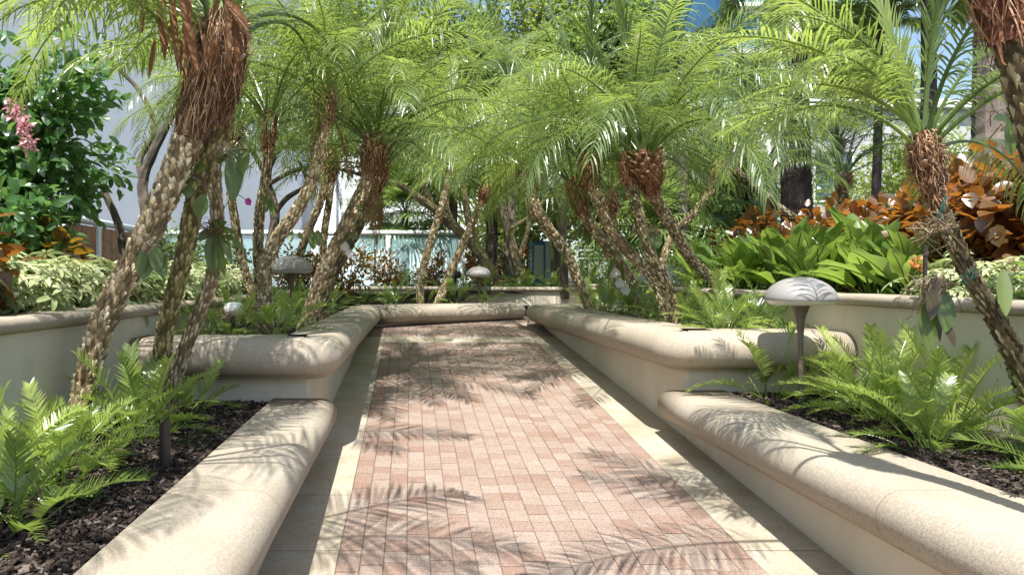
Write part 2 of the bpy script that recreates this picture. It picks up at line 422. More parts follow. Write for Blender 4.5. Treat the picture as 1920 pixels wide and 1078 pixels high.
# upper retaining walls
def ret_wall(label, pts, ztop, side=1):
    P = densify(round_corners(pts, .5, 6), .4)
    ob = thing('retaining_wall', label, 'wall', (P[0].x, P[0].y, 0))
    w = MB(); sweep(w, P, wall_prof(ztop - .075, -.7, .16)); w.build('wall', M['stucco'], ob)
    r = .036; pr = [(-.19, ztop)] + [(.012 + r*math.cos(math.pi/2 - math.pi*k/8), ztop - r + r*math.sin(math.pi/2 - math.pi*k/8)) for k in range(9)] + [(-.19, ztop - .075)]
    c = MB(); sweep(c, P, pr); c.build('coping', M['cap'], ob, smooth=True)
ret_wall('cream retaining wall with rounded coping holding the variegated hedge on the left',
         [(-1.78, -2.5), (-1.77, 2.9), (-1.72, 3.7), (-1.715, 4.6), (-1.60, 6.2), (-1.62, 8.5), (-1.7, 11.2)], 1.325)
ret_wall('cream retaining wall with rounded coping holding the broad leaved plants on the right',
         [(2.9, 11.2), (2.88, 4.0), (2.90, -2.5)], 1.392)
ret_wall('cream back wall closing the garden behind the far bench',
         [(-1.55, 11.35), (.45, 11.2), (.85, 10.75), (2.87, 10.55)], 1.35)

# soil
def soil(name, poly_fn, x0f, x1f, y0, y1, z0, nx, ny, mat, amp=.018, slope=0.0):
    mb = MB(); v = []; rr = random.Random(hash(name) % 1000 + int(y0*10))
    for j in range(ny + 1):
        y = y0 + (y1-y0)*j/ny
        for i in range(nx + 1):
            u = i/nx; x = x0f(y) + (x1f(y) - x0f(y))*u
            v.append((x, y, z0 + slope*u + rr.uniform(-amp, amp)))
    f = [(j*(nx+1)+i, j*(nx+1)+i+1, (j+1)*(nx+1)+i+1, (j+1)*(nx+1)+i) for j in range(ny) for i in range(nx)]
    mb.add(v, f); return struct(name, mb, mat)
soil('planting_bed', None, lambda y: XL-.10, lambda y: -1.77, -1, 4.33, SOIL_LOW, 24, 90, M['earth'], slope=.04)
soil('planting_bed', None, lambda y: XR+.10, lambda y: 2.92, -1, 4.63, SOIL_LOW, 24, 90, M['earth'], slope=.03)
soil('planting_bed', None, lambda y: XL-.10, lambda y: -1.77, 4.4, 11.3, SOIL_HIGH, 16, 70, M['earth'])
soil('planting_bed', None, lambda y: 1.88, lambda y: 2.95, 4.7, 9.2, SOIL_HIGH, 16, 60, M['earth'])
soil('planting_bed', None, lambda y: -.76, lambda y: 3.0 if y > 10.6 else -.7 + (y - 9.28) * 2.45, 9.35, 11.3, SOIL_HIGH, 20, 24, M['earth'])
soil('planting_bed', None, lambda y: -30, lambda y: -1.9 if y < 11.2 else 30, -6, 60, SOIL_UP, 40, 60, M['earth'], .03)
soil('planting_bed', None, lambda y: 3.04, lambda y: 30, -6, 11.3, SOIL_UP + .04, 30, 40, M['earth'], .03)

def chips(label, n, xf, y0, y1, zf, seed, size=(.008, .034)):
    rr = random.Random(seed); mb = MB()
    for k in range(n):
        y = y0 + (y1-y0) * rr.random() ** 1.15; x = xf(y, rr.random())
        L = rr.uniform(*size); Wd = L * rr.uniform(.2, .5); T = rr.uniform(.003, .008)
        q = Matrix.Translation((x, y, zf + rr.uniform(.0, .022))) @ Quaternion((0, 0, 1), rr.uniform(0, 6.3)).to_matrix().to_4x4() @ Quaternion((1, 0, 0), rr.uniform(-.5, .5)).to_matrix().to_4x4() @ Quaternion((0, 1, 0), rr.uniform(-.6, .6)).to_matrix().to_4x4()
        mb.box((-L/2, -Wd/2, 0), (L/2, Wd/2, T), 0, rr.triangular(0, 1, .25), q)
    tag(mb.build('bark_mulch', M['mulch']), label, 'mulch', kind='stuff')
chips('dark shredded bark mulch in the low left planter', 15000, lambda y, u: -.89 - .85*u, 1.3, 4.28, SOIL_LOW + .015, 3)
chips('dark shredded bark mulch in the low right planter', 13000, lambda y, u: 2.14 + .72*u, 1.6, 4.6, SOIL_LOW + .012, 4)

# ------------------------------------------------------------------ fronds
def frond_mesh(name, mat, L, e0, e1, npair, leaflen, leafw, seed, droop=.5, pet=.2, vang=20, a0=65, a1=25, rr_=.008,
               twist=25, nseg=4, power=1.15, side_bend=.45, tipprof=.6, stiff_tip=False, rmat=None):
    rr = random.Random(seed); mb = MB(); N = 20
    pts = [Vector((0, 0, 0))]; sb = rr.uniform(-side_bend, side_bend)
    for i in range(1, N + 1):
        t = i / N; e = R(e0 + (e1 - e0) * t ** power); az = sb * t
        pts.append(pts[-1] + Vector((math.cos(e)*math.cos(az), math.cos(e)*math.sin(az), math.sin(e))) * (L / N))
    mb.tube(pts, [rr_ * (1.5 - 1.3 * i / N) for i in range(N + 1)], 5, 1, .5, cap=False)
    def at(t):
        u = t * N; i = min(int(u), N - 1); p = pts[i].lerp(pts[i+1], u - i); T = (pts[i+1] - pts[i]).normalized(); return p, T
    for k in range(npair):
        s = (k + .5) / npair; t = pet + (1 - pet) * s
        p, T = at(t); side = T.cross(Vector((0, 0, 1)))
        side = side.normalized() if side.length > .05 else Vector((0, 1, 0)); U = side.cross(T).normalized()
        prof = min(1, .45 + 2.6 * s) * (1 - tipprof * s ** 3)
        for sg in (-1, 1):
            if rr.random() < .02: continue
            a = R(a0 + (a1 - a0) * s + rr.uniform(-6, 6)); v = R(vang + rr.uniform(-9, 9))
            d = (T * math.cos(a) + side * sg * math.sin(a) * math.cos(v) + U * math.sin(a) * math.sin(v)).normalized()
            ln = leaflen * prof * rr.uniform(.88, 1.08); q = p + T * rr.uniform(-.004, .004)
            wv = (T - d * T.dot(d)).normalized(); wv = Quaternion(d, R(sg * twist + rr.uniform(-14, 14))) @ wv
            tint = min(1, max(0, .5 + rr.uniform(-.35, .35))); dr = droop * rr.uniform(.6, 1.35)
            verts = []; 
            wp = [.55, 1.0, .85, .5, .04] if nseg == 4 else [.6, 1.0, .7, .05]
            for j in range(nseg + 1):
                h = leafw * .5 * wp[j]
                verts += [q - wv * h, q + wv * h]
                if j < nseg:
                    d = (d + Vector((0, 0, -dr * (j + 1) / nseg * .62))).normalized()
                    wv = (wv - d * wv.dot(d)).normalized(); q = q + d * (ln / nseg)
            fs = [(2*j, 2*j+1, 2*j+3, 2*j+2) for j in range(nseg)]
            mb.add(verts, fs, 0, tint)
    return mb.mesh(name, [mat, rmat or mat])
def palm_set(prefix, mat, L, leaflen, leafw, npair, seed, **kw):
    S = {}
    for key, (e0, e1) in dict(up=(86, 62), steep=(75, -2), mid=(62, -36), out=(47, -52), low=(30, -64), hang=(-28, -82)).items():
        S[key] = [frond_mesh('frond', mat, L * (1.0 if key != 'up' else .8) * (1 + .06*q), e0 + q*4, e1 - q*9, npair, leaflen * (.75 if key == 'up' else 1), leafw, seed + hash(key) % 97 + int(q*10),
                             droop=.3 if key == 'up' else 1.0 + .25*q, a0=20 if key == 'up' else 52 if key == 'steep' else 74, a1=12 if key == 'up' else 38, **kw) for q in (-1.3, -.3, .5, 1.4)]
    return S
import zlib
def hash(s): return zlib.crc32(str(s).encode())
DATE = palm_set('date', M['palm'], 1.55, .35, .0098, 46, 10)
DATE_D = palm_set('date_dark', M['palm_dark'], 1.5, .34, .0100, 44, 30)
DATE_N = palm_set('date_near', M['palm'], 1.35, .28, .0115, 46, 50)
COCO = palm_set('coco', M['palm'], 3.2, .72, .045, 70, 80, rr_=.03)
M['dry_frond'] = leaf_mat('dry_frond', (.16, .09, .04), (.42, .30, .16), (.4, .3, .2), (.35, .22, .08), .2, .6, .2)
DRY = [frond_mesh('dry_frond', M['dry_frond'], 1.0, -35 - 8*q, -84, 34, .22, .010, 60 + q, droop=1.3, pet=.25, a0=55, a1=25, side_bend=.8) for q in range(3)]
def cyc_set(mat, seed, L=.56, npair=25, ll=.105, lw=.0125):
    out = []
    for i, (e0, e1) in enumerate(((82, 48), (72, 20), (60, 5), (48, -12), (35, -30), (18, -38))):
        for q in range(2):
            out.append(frond_mesh('frond', mat, L, e0 + q*5, e1, npair, ll, lw, seed + i*3 + q, droop=.12, pet=.34, vang=30, a0=62, a1=38, rr_=.0032,
                                  twist=35, nseg=3, tipprof=.45, side_bend=.3))
    return out
CYC = cyc_set(M['coontie'], 100)
CYC_FINE = cyc_set(M['coontie'], 140, .5, 26, .075, .0085)
DRYC = [frond_mesh('dry_frond', M['dry_frond'], .42, 25 - 12*q, -45, 18, .07, .009, 90 + q, droop=.3, pet=.34, a0=55, a1=30, rr_=.003, nseg=3, side_bend=.5) for q in range(2)]

def put(name, me, parent, loc, az, scale=1.0, flush=0.0, tiltx=0.0, tilty=0.0):
    o = bpy.data.objects.new(name, me); col.objects.link(o); o.parent = parent
    o.location = Vector(loc) - parent.location
    o.rotation_euler = (tiltx, tilty, az); o.scale = (scale,) * 3
    o.color = (flush, 0, 0, 1); return o

# ------------------------------------------------------------------ palms
def scaled_trunk(mb, path, rad, rows_step, n, h0, h1, seed, wob=.25, seg=10):
    """tube with spiral of pointed leaf scars"""
    rr = random.Random(seed); mb.tube(path, rad, seg, 0, .32, lump=.04, seed=seed)
    fr = frames(path); cum = [0]
    for a, b in zip(path, path[1:]): cum.append(cum[-1] + (b-a).length)
    tot = cum[-1]; rows = int(tot / rows_step)
    for k in range(rows):
        s = (k + .5) / rows * tot; i = max(j for j in range(len(cum)) if cum[j] <= s); i = min(i, len(path) - 2)
        u = (s - cum[i]) / max(1e-6, cum[i+1] - cum[i]); p0, T0, A0, B0 = fr[i]; p1, T1, A1, B1 = fr[i+1]
        p = p0.lerp(p1, u); T = T0.lerp(T1, u).normalized(); A = A0.lerp(A1, u).normalized(); B = T.cross(A)
        r = rad[i] * (1-u) + rad[i+1] * u; hh = h0 + (h1 - h0) * s / tot
        for j in range(n):
            a = 2*math.pi*(j + .5*(k % 2) + rr.uniform(-.22, .22)) / n + k*.13; da = math.pi / n * .95
            if rr.random() < .07: continue
            def S(ang, up, out): return p + T*up + (A*math.cos(ang) + B*math.sin(ang)) * (r + out)
            st = rows_step * rr.uniform(.7, 1.25)
            h = hh * rr.uniform(1 - wob, 1 + wob); tt = rr.uniform(.1, .9)
            v = [S(a-da, 0, -.002), S(a+da, 0, -.002), S(a, -st*1.0, .001), S(a + rr.uniform(-.1, .1), st*.45, h), S(a, st*.7, 0)]
            mb.add(v, [(0, 2, 3), (2, 1, 3), (0, 3, 4), (3, 1, 4)], 0, [tt-.1, tt-.1, tt-.12, tt+.15, tt-.05])
def fiber_head(root, c0, c1, r0, r1, n_fib, n_stub, seed, red=False, near=False):
    """brown fibrous mass from c0 (below) to c1 (above)"""
    rr = random.Random(seed); c0, c1 = Vector(c0), Vector(c1); ax = c1 - c0; Lh = ax.length
    path = [c0 + ax*t for t in (0, .1, .25, .45, .65, .85, 1.0)]
    rad = [r0, r0*1.05, (r0+r1)/2*1.05, r1*.98, r1, r1*.86, r1*.4]
    mb = MB(); mb.tube(path, rad, 14, 0, .25, lump=.13, seed=seed); fr = frames(path)
    T = ax.normalized(); A, B = fr[0][2], fr[0][3]
    def rad_at(t):
        for k in range(6):
            ta, tb = (0, .1, .25, .45, .65, .85, 1.0)[k:k+2]
            if t <= tb: return rad[k] + (rad[k+1]-rad[k])*(t-ta)/(tb-ta)
        return rad[-1]
    fw = .0024 if near else .004
    for k in range(n_fib):
        t = rr.uniform(-.02, .95); a = rr.uniform(0, 6.28); da = rr.uniform(-.5, .5); dt = rr.uniform(-.3, .35); v = []
        lift = rr.uniform(.004, .03)
        for j in range(5):
            u = j/4; tt = min(1, max(-.15, t + dt*u)); aa = a + da*u
            rad_ = rad_at(max(0, tt)) + lift * (math.sin(u*2.6)) + .003
            p = c0 + ax*tt + (A*math.cos(aa) + B*math.sin(aa))*rad_
            w = fw * (1 - .7*u) * rr.uniform(.6, 1.6); d = T.cross(A*math.cos(aa)+B*math.sin(aa)) * w + T * w * .4
            v += [p-d, p+d]
        mb.add(v, [(2*j, 2*j+1, 2*j+3, 2*j+2) for j in range(4)], 0, rr.triangular(.1, 1, .55))
    mb.build('crown_fiber', M['fiber_red'] if red else M['fiber'], root)
    if n_stub:
        sb = MB()
        for k in range(n_stub):
            a = k * 2.4; t = .45 + .5 * k / n_stub; ra = rad_at(t) * .85
            o = (A*math.cos(a) + B*math.sin(a)); p = c0 + ax*t + o*ra; d = (o*.75 + T*rr.uniform(.5, 1.0)).normalized()
            s = T.cross(o); L = rr.uniform(.045, .085) * (r1/.11); w = .016 * (r1/.11)
            q = p + d*L; n_ = d.cross(s)
            v = [p-s*w*1.2, p+s*w*1.2, p+n_*w*.9, p-n_*w*.5, q-s*w*.8, q+s*w*.8, q+n_*w*.4, q-n_*w*.3]
            sb.add(v, [(0, 2, 6, 4), (2, 1, 5, 6), (1, 3, 7, 5), (3, 0, 4, 7), (4, 6, 5, 7)], 0, [.3]*4 + [.85]*4)
        sb.build('leaf_bases', M['stub'], root)

def date_palm(label, pts, Y0, Y1, w0, w1, head_px, crown, seed, S=None, n=(3, 4, 5, 4, 1, 0), flush=(0, .35), scale=1.0, mat='date_bark',
              detail=1.0, red=False, head_w=1.7, group='pygmy date palms arching over the path', head_len=.26, extra=(), spike=(.010, .006), skip=None, stubs=26, multi=None, parent=None):
    S = S or DATE; rr = random.Random(seed); k = len(pts)
    P3 = [W(x, y, Y0 + (Y1-Y0)*i/(k-1)) for i, (x, y) in enumerate(pts)]
    own = parent is None
    root = thing('date_palm', label, 'palm tree', P3[0], group) if own else parent
    ns = 26 if detail >= 1 else 16; path = smooth_path(P3, ns)
    ra, rb = w0*.31*Y0/F, w1*.315*Y1/F; rad = [ra + (rb-ra)*i/(ns-1) for i in range(ns)]
    mb = MB(); n_ar = 10 if detail >= 1 else 7
    scaled_trunk(mb, path, rad, (.030 if Y0 < 4.2 else .023 if detail >= 1 else .03) , n_ar, spike[0], spike[1], seed); mb.build('trunk', M[mat], root)
    top = path[-1]; ax = (path[-1] - path[-3]).normalized(); ax = (ax + Vector((0, 0, .9))).normalized()
    hl = head_len
    fiber_head(root, top - ax*.06, top + ax*hl, rb*1.1, rb*head_w*1.18, int(650*detail), stubs, seed+1, red, detail >= 1)
    c = top + ax*(hl*.88)
    if crown is not None: c = crown
    keys = ('up', 'steep', 'mid', 'out', 'low', 'hang'); ph = rr.uniform(0, 6.28)
    for ki, (key, cnt) in enumerate(zip(keys, n)):
        for j in range(cnt):
            az = ph + ki*1.1 + 2*math.pi*(j + rr.uniform(-.3, .3))/max(1, cnt)
            if skip and skip(az % (2*math.pi), key): continue
            off = Vector((math.cos(az), math.sin(az), 0)) * rb*.7
            fl = rr.uniform(*flush) * (1.2 if key in ('steep', 'mid', 'up') else .6) * rr.choice((.2, .7, 1, 1.4))
            put('frond', rr.choice(S[key]), root, c + off - Vector((0, 0, .02*ki)), az, scale*rr.uniform(.86, 1.16), min(1, fl), rr.uniform(-.12, .12), rr.uniform(-.08, .08))
    for (key, azd, scl, fl) in extra:
        put('frond', S[key][0], root, c, R(azd), scl, fl)
    for k in range(seed % 3 if 10 < seed < 23 or seed > 30 else 0): put('dry_frond', DRY[(seed + k) % 3], root, c - ax*hl*.5, rr.uniform(0, 6.28), rr.uniform(.45, .7))
    return root, c

# left near clump of three trunks
r_, c_ = date_palm('thick knobbly palm trunk leaning right before the left retaining wall', [(140, 835), (150, 770), (165, 700), (195, 600), (250, 490), (290, 410), (325, 330), (362, 240)], 3.30, 3.45, 50, 84, None, None, 1,
          S=DATE_N, n=(3, 3, 5, 4, 1, 0), flush=(.15, .6), skip=lambda a, k: k not in ('up', 'steep') and (a < 1.0 or a > 5.0), spike=(.020, .009), head_w=1.02, head_len=.62, stubs=0, scale=1.12, detail=1.0,
          extra=(('out', 172, 1.05, .9), ('mid', 150, 1.1, .6), ('low', 200, .9, .4)))
clump_head = c_
r2, c2 = date_palm('upright middle palm trunk of the left near clump, standing before the bench corner', [(286, 830), (294, 760), (300, 690), (314, 600), (345, 480), (365, 380), (390, 290), (410, 215)], 3.72, 3.58, 42, 58, None, None, 2,
          S=DATE_N, n=(2, 3, 4, 3, 0, 0), flush=(.1, .5), skip=lambda a, k: k not in ('up', 'steep') and (a < 1.0 or a > 5.0), mat='date_bark_green', spike=(.011, .007), head_w=1.7, head_len=.5, stubs=24, scale=1.15)
date_palm('slim pale palm trunk of the left near clump with a strap leaved orchid tied on', [(310, 800), (335, 690), (352, 640), (380, 570), (400, 510), (408, 420), (402, 330), (410, 240)], 3.86, 3.75, 38, 38, None, None, 3,
          S=DATE_N, n=(1, 2, 3, 2, 0, 0), flush=(.2, .5), skip=lambda a, k: k not in ('up', 'steep') and (a < 1.0 or a > 5.0), spike=(.009, .006), head_w=1.5, scale=1.05)
# palm beside the camera on the left, only its fronds and shadow in view
def off_palm(label, base, top, r, seed, S, n, scale, extra=(), flush=(.1, .4)):
    root = thing('date_palm', label, 'palm tree', base, 'pygmy date palms arching over the path')
    path = smooth_path([base, Vector(base).lerp(Vector(top), .5) + Vector((.05, 0, 0)), top], 14)
    mb = MB(); scaled_trunk(mb, path, [r]*14, .03, 10, .014, .010, seed); mb.build('trunk', M['date_bark'], root)
    ax = Vector((0, 0, 1)); fiber_head(root, Vector(top) - ax*.1, Vector(top) + ax*.2, r*1.1, r*1.8, 200, 24, seed)
    rr = random.Random(seed); c = Vector(top) + ax*.16
    for ki, (key, cnt) in enumerate(zip(('up', 'steep', 'mid', 'out', 'low', 'hang'), n)):
        for j in range(cnt):
            az = ki*1.3 + 2*math.pi*(j + rr.uniform(-.3, .3))/max(1, cnt)
            put('frond', rr.choice(S[key]), root, c, az, scale*rr.uniform(.88, 1.08), rr.uniform(*flush), rr.uniform(-.1, .1), rr.uniform(-.08, .08))
    for (key, azd, scl, fl) in extra: put('frond', S[key][0], root, c, R(azd), scl, fl)
off_palm('date palm beside the camera on the left whose drooping fronds enter the top left corner', (-1.45, 1.55, SOIL_LOW), (-1.25, 1.65, 2.8), .07, 21, DATE, (2, 3, 2, 1, 0, 0), 1.0,
         extra=(('low', 33, 1.25, .4), ('out', 8, 1.15, .3), ('mid', -22, 1.0, .3), ('out', 95, .9, .4), ('mid', 72, 1.1, .3), ('out', 118, 1.1, .5), ('low', 84, 1.0, .3)))
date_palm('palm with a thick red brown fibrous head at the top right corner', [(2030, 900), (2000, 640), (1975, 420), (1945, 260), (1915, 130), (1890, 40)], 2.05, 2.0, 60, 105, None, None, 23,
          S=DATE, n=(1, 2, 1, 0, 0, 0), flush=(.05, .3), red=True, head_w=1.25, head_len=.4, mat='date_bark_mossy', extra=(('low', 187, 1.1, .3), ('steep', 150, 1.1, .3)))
# right near leaning palm
date_palm('slender leaning palm at the right edge with a shaggy brown head and hanging orchid', [(1950, 800), (1925, 735), (1898, 660), (1865, 595), (1835, 545), (1806, 492), (1785, 440), (1765, 395), (1748, 350)], 2.9, 2.9, 44, 34, None, None, 5,
          S=DATE_N, n=(3, 4, 5, 3, 1, 0), flush=(.2, .75), mat='date_bark_mossy', spike=(.018, .008), head_w=2.0, head_len=.24, scale=.80, stubs=16,
          extra=(('mid', 178, 1.0, .6), ('steep', 165, .95, .7), ('out', 195, .85, .6)))

LEFT = [
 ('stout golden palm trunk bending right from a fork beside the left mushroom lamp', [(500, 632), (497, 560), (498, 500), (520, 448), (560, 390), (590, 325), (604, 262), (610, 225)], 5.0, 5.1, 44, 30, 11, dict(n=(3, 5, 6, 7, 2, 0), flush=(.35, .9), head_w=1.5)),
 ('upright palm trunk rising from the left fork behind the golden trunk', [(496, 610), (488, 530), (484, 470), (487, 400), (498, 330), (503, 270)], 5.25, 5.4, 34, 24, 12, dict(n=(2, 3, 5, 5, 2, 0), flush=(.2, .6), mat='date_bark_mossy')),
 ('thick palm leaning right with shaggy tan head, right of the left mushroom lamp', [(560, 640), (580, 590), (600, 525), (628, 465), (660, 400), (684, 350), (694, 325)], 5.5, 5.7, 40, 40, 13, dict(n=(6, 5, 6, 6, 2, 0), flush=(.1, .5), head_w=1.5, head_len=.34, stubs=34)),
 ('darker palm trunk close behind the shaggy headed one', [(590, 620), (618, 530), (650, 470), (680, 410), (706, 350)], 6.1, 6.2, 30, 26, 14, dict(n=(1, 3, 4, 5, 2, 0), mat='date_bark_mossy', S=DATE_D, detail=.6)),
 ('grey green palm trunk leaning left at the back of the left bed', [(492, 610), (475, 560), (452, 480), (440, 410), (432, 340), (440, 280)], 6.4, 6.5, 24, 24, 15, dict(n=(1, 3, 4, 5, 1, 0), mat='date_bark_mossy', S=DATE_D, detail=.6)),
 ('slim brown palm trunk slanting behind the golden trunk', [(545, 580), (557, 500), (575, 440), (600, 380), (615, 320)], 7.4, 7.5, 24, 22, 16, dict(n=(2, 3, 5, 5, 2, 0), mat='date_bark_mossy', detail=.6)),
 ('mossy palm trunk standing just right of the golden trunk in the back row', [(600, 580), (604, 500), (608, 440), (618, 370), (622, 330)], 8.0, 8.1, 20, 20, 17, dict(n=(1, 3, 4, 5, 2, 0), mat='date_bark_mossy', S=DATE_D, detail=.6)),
 ('slim reddish palm curving up behind the middle of the far bench', [(792, 585), (787, 545), (798, 485), (820, 415), (838, 355), (848, 318)], 10.35, 10.5, 20, 24, 18, dict(n=(3, 5, 6, 7, 2, 0), red=True, head_w=1.25, detail=.7, scale=1.25)),
 ('pale palm leaning right behind the right part of the far bench', [(815, 585), (835, 535), (855, 487), (876, 440), (892, 405), (906, 375)], 10.4, 10.6, 26, 18, 19, dict(n=(2, 5, 6, 7, 2, 0), red=True, detail=.7, scale=1.1)),
]
RIGHT = [
 ('palm leaning far left at the path end, first of the right bed', [(1112, 600), (1092, 545), (1062, 475), (1027, 428), (1003, 390), (990, 352)], 8.0, 8.2, 24, 40, 31, dict(n=(2, 5, 6, 7, 2, 0), head_w=1.2, flush=(.2, .8), detail=.8, scale=1.1, extra=(('low', 172, 1.1, .6), ('low', 200, 1.1, .5), ('out', 150, 1.2, .4), ('out', 225, 1.1, .4)))),
 ('palm with spiky tan leaf bases on a narrow head, left of the reddish one', [(1250, 612), (1244, 570), (1234, 536), (1202, 497), (1168, 460), (1138, 417), (1120, 370), (1110, 340)], 6.1, 6.4, 30, 32, 32, dict(n=(6, 5, 6, 7, 2, 0), head_w=1.35, head_len=.28, stubs=40, red=True)),
 ('palm leaning left behind the narrow headed one with a drooping fibre mass', [(1212, 612), (1194, 545), (1168, 502), (1138, 461), (1110, 425), (1090, 390)], 7.0, 7.2, 26, 34, 33, dict(n=(1, 3, 5, 5, 2, 0), red=True, head_w=1.3, head_len=.34, S=DATE_D, detail=.7)),
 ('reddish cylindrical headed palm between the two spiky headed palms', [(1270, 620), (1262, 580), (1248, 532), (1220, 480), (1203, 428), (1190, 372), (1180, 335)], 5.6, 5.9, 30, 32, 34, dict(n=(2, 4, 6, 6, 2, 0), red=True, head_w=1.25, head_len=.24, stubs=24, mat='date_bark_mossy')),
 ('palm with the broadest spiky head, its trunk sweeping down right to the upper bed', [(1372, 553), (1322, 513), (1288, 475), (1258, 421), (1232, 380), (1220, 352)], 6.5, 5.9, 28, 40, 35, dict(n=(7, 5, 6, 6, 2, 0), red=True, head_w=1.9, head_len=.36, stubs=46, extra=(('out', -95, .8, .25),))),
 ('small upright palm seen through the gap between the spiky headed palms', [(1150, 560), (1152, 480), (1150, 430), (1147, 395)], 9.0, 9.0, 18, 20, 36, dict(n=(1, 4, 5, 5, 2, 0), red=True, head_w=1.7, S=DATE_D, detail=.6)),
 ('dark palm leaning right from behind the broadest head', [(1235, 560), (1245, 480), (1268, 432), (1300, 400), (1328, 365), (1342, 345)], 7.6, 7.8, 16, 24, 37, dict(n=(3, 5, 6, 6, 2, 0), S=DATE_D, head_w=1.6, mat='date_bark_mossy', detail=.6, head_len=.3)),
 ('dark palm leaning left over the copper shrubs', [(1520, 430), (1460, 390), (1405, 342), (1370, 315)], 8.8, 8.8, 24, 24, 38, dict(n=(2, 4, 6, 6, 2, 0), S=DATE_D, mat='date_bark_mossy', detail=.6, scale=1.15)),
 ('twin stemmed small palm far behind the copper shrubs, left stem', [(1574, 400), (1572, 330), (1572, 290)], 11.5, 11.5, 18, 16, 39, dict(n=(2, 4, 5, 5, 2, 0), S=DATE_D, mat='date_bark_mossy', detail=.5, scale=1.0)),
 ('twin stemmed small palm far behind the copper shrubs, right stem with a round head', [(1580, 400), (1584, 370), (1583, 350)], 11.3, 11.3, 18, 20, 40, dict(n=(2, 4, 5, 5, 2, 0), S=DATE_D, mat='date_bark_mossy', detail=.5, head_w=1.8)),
]
for (lab, pts, Ya, Yb, w0, w1, seed, kw) in LEFT + RIGHT:
    date_palm(lab, pts, Ya, Yb, w0, w1, None, None, seed, **kw)

# dry orange sheaths on the left clump head (parts of that palm)
def blade(mb, p, d, n, L, w, curl, rr, mat=0, tint=.5, seg=7, cup=.35, taper=.12):
    p = Vector(p); d = Vector(d).normalized(); n = Vector(n); n = (n - d*n.dot(d)).normalized(); s = d.cross(n); v = []; t_ = []
    for j in range(seg + 1):
        u = j/seg; h = w*.5*(math.sin(math.pi*(taper + (1-taper-.02)*u)) ** .75)
        v += [p - s*h + n*h*cup, p, p + s*h + n*h*cup]; t_ += [tint-.1, tint+.12, tint-.1]
        if j < seg:
            d = (d + Vector((0, 0, -1))*curl/seg).normalized(); n = (n - d*n.dot(d)).normalized(); s = d.cross(n); p = p + d*(L/seg)
    mb.add(v, [f for j in range(seg) for f in ((3*j, 3*j+1, 3*j+4, 3*j+3), (3*j+1, 3*j+2, 3*j+5, 3*j+4))], mat, t_)
rr = random.Random(5)
for (x0, y0, x1, y1, wpx, Yd) in ((335, -40, 375, 140, 26, 3.22), (352, -60, 352, 110, 22, 3.28), (300, -30, 310, 110, 24, 3.35), (272, -30, 268, 60, 20, 3.3), (425, -20, 430, 120, 16, 3.2), (440, 10, 446, 135, 18, 3.24), (425, 0, 468, 55, 26, 3.2), (320, -40, 335, 130, 20, 3.26)):
    a, b = W(x0, y0, Yd), W(x1, y1, Yd - .04); mb = MB()
    blade(mb, a, (b-a), Vector((rr.uniform(-.4, .4), -1, .2)), (b-a).length*1.03, wpx*Yd/F*.72, .12, rr, 0, rr.uniform(.0, .8), cup=.7)
    mb.build('dry_sheath', M['spathe'], r_, smooth=True)

for k in range(16):
    x0 = rr.uniform(290, 465); a = W(x0, rr.uniform(-20, 90), 3.24 + rr.uniform(-.03, .08)); mb = MB()
    blade(mb, a, (rr.uniform(-.35, .35), rr.uniform(-.3, .1), -1), (rr.uniform(-.6, .6), -1, .2), rr.uniform(.12, .34), rr.uniform(.008, .022), rr.uniform(-.3, .4), rr, 0, rr.uniform(0, 1), cup=.7)
    mb.build('dry_sheath', M['spathe'], r_, smooth=True)

# ------------------------------------------------------------------ cycads / ferns
def fern(label, x, y, z, seed, n=16, scale=1.0, flush=.5, S=None, name='coontie_fern', group=None, spread=0):
    S = S or CYC; rr = random.Random(seed); root = thing(name, label, 'fern', (x, y, z), group)
    ph = rr.uniform(0, 6.28)
    for k in range(n):
        u = (k + .5)/n; idx = int(u*6)*2 + rr.randint(0, 1); idx = min(len(S)-1, idx)
        az = ph + k*2.399 + rr.uniform(-.25, .25)
        fl = max(0, flush * (1.35 - u) * rr.uniform(.5, 1.6))
        put('frond', S[idx], root, (x + math.cos(az)*.03 + rr.uniform(-.04, .04), y + math.sin(az)*.03 + rr.uniform(-.04, .04), z - .01), az, scale*rr.uniform(.75, 1.15), min(1, fl), rr.uniform(-.3, .3), rr.uniform(-.12, .12))
    if seed % 2: put('dry_frond', DRYC[seed % 4 // 2], root, (x, y, z + .01), rr.uniform(0, 6.28), scale)
    return root
G1 = 'cycad ferns in the low right planter'
fern('feathery green fern standing behind the stem of the right mushroom lamp', 2.34, 4.42, SOIL_LOW, 201, 14, .95, .5, group=G1)
fern('small low fern just right of the right mushroom lamp base', 2.62, 3.75, SOIL_LOW, 202, 12, 0.66, .35, group=G1)
fern('dense yellow green fern in the middle of the low right planter', 2.58, 3.75, SOIL_LOW, 203, 34, 1.1, 1.0, S=CYC_FINE, group=G1)
fern('dark based fern clump beside the near bench, tallest of the low right planter', 2.37, 3.10, SOIL_LOW, 204, 30, 0.9, .45, S=CYC_FINE, group=G1)
fern('bright fern crowded against the right retaining wall under the hanging orchid', 2.70, 3.45, SOIL_LOW, 205, 34, 1.1, 1.0, S=CYC_FINE, group=G1)
fern('fern at the foot of the leaning right palm with wide leaflets', 2.62, 2.75, SOIL_LOW, 206, 16, 0.84, .5, group=G1)
fern('fern cut by the right frame edge with fronds reaching over the mulch', 2.52, 2.45, SOIL_LOW, 207, 15, 0.75, .25, group=G1)
fern('second yellow green fern against the right wall left of the hanging orchid', 2.74, 4.1, SOIL_LOW, 208, 26, 1.05, .9, S=CYC_FINE, group=G1)
G2 = 'cycad ferns in the low left planter'
fern('big glossy fern around the foot of the left near palms', -1.30, 3.25, SOIL_LOW, 211, 26, 0.87, .45, group=G2)
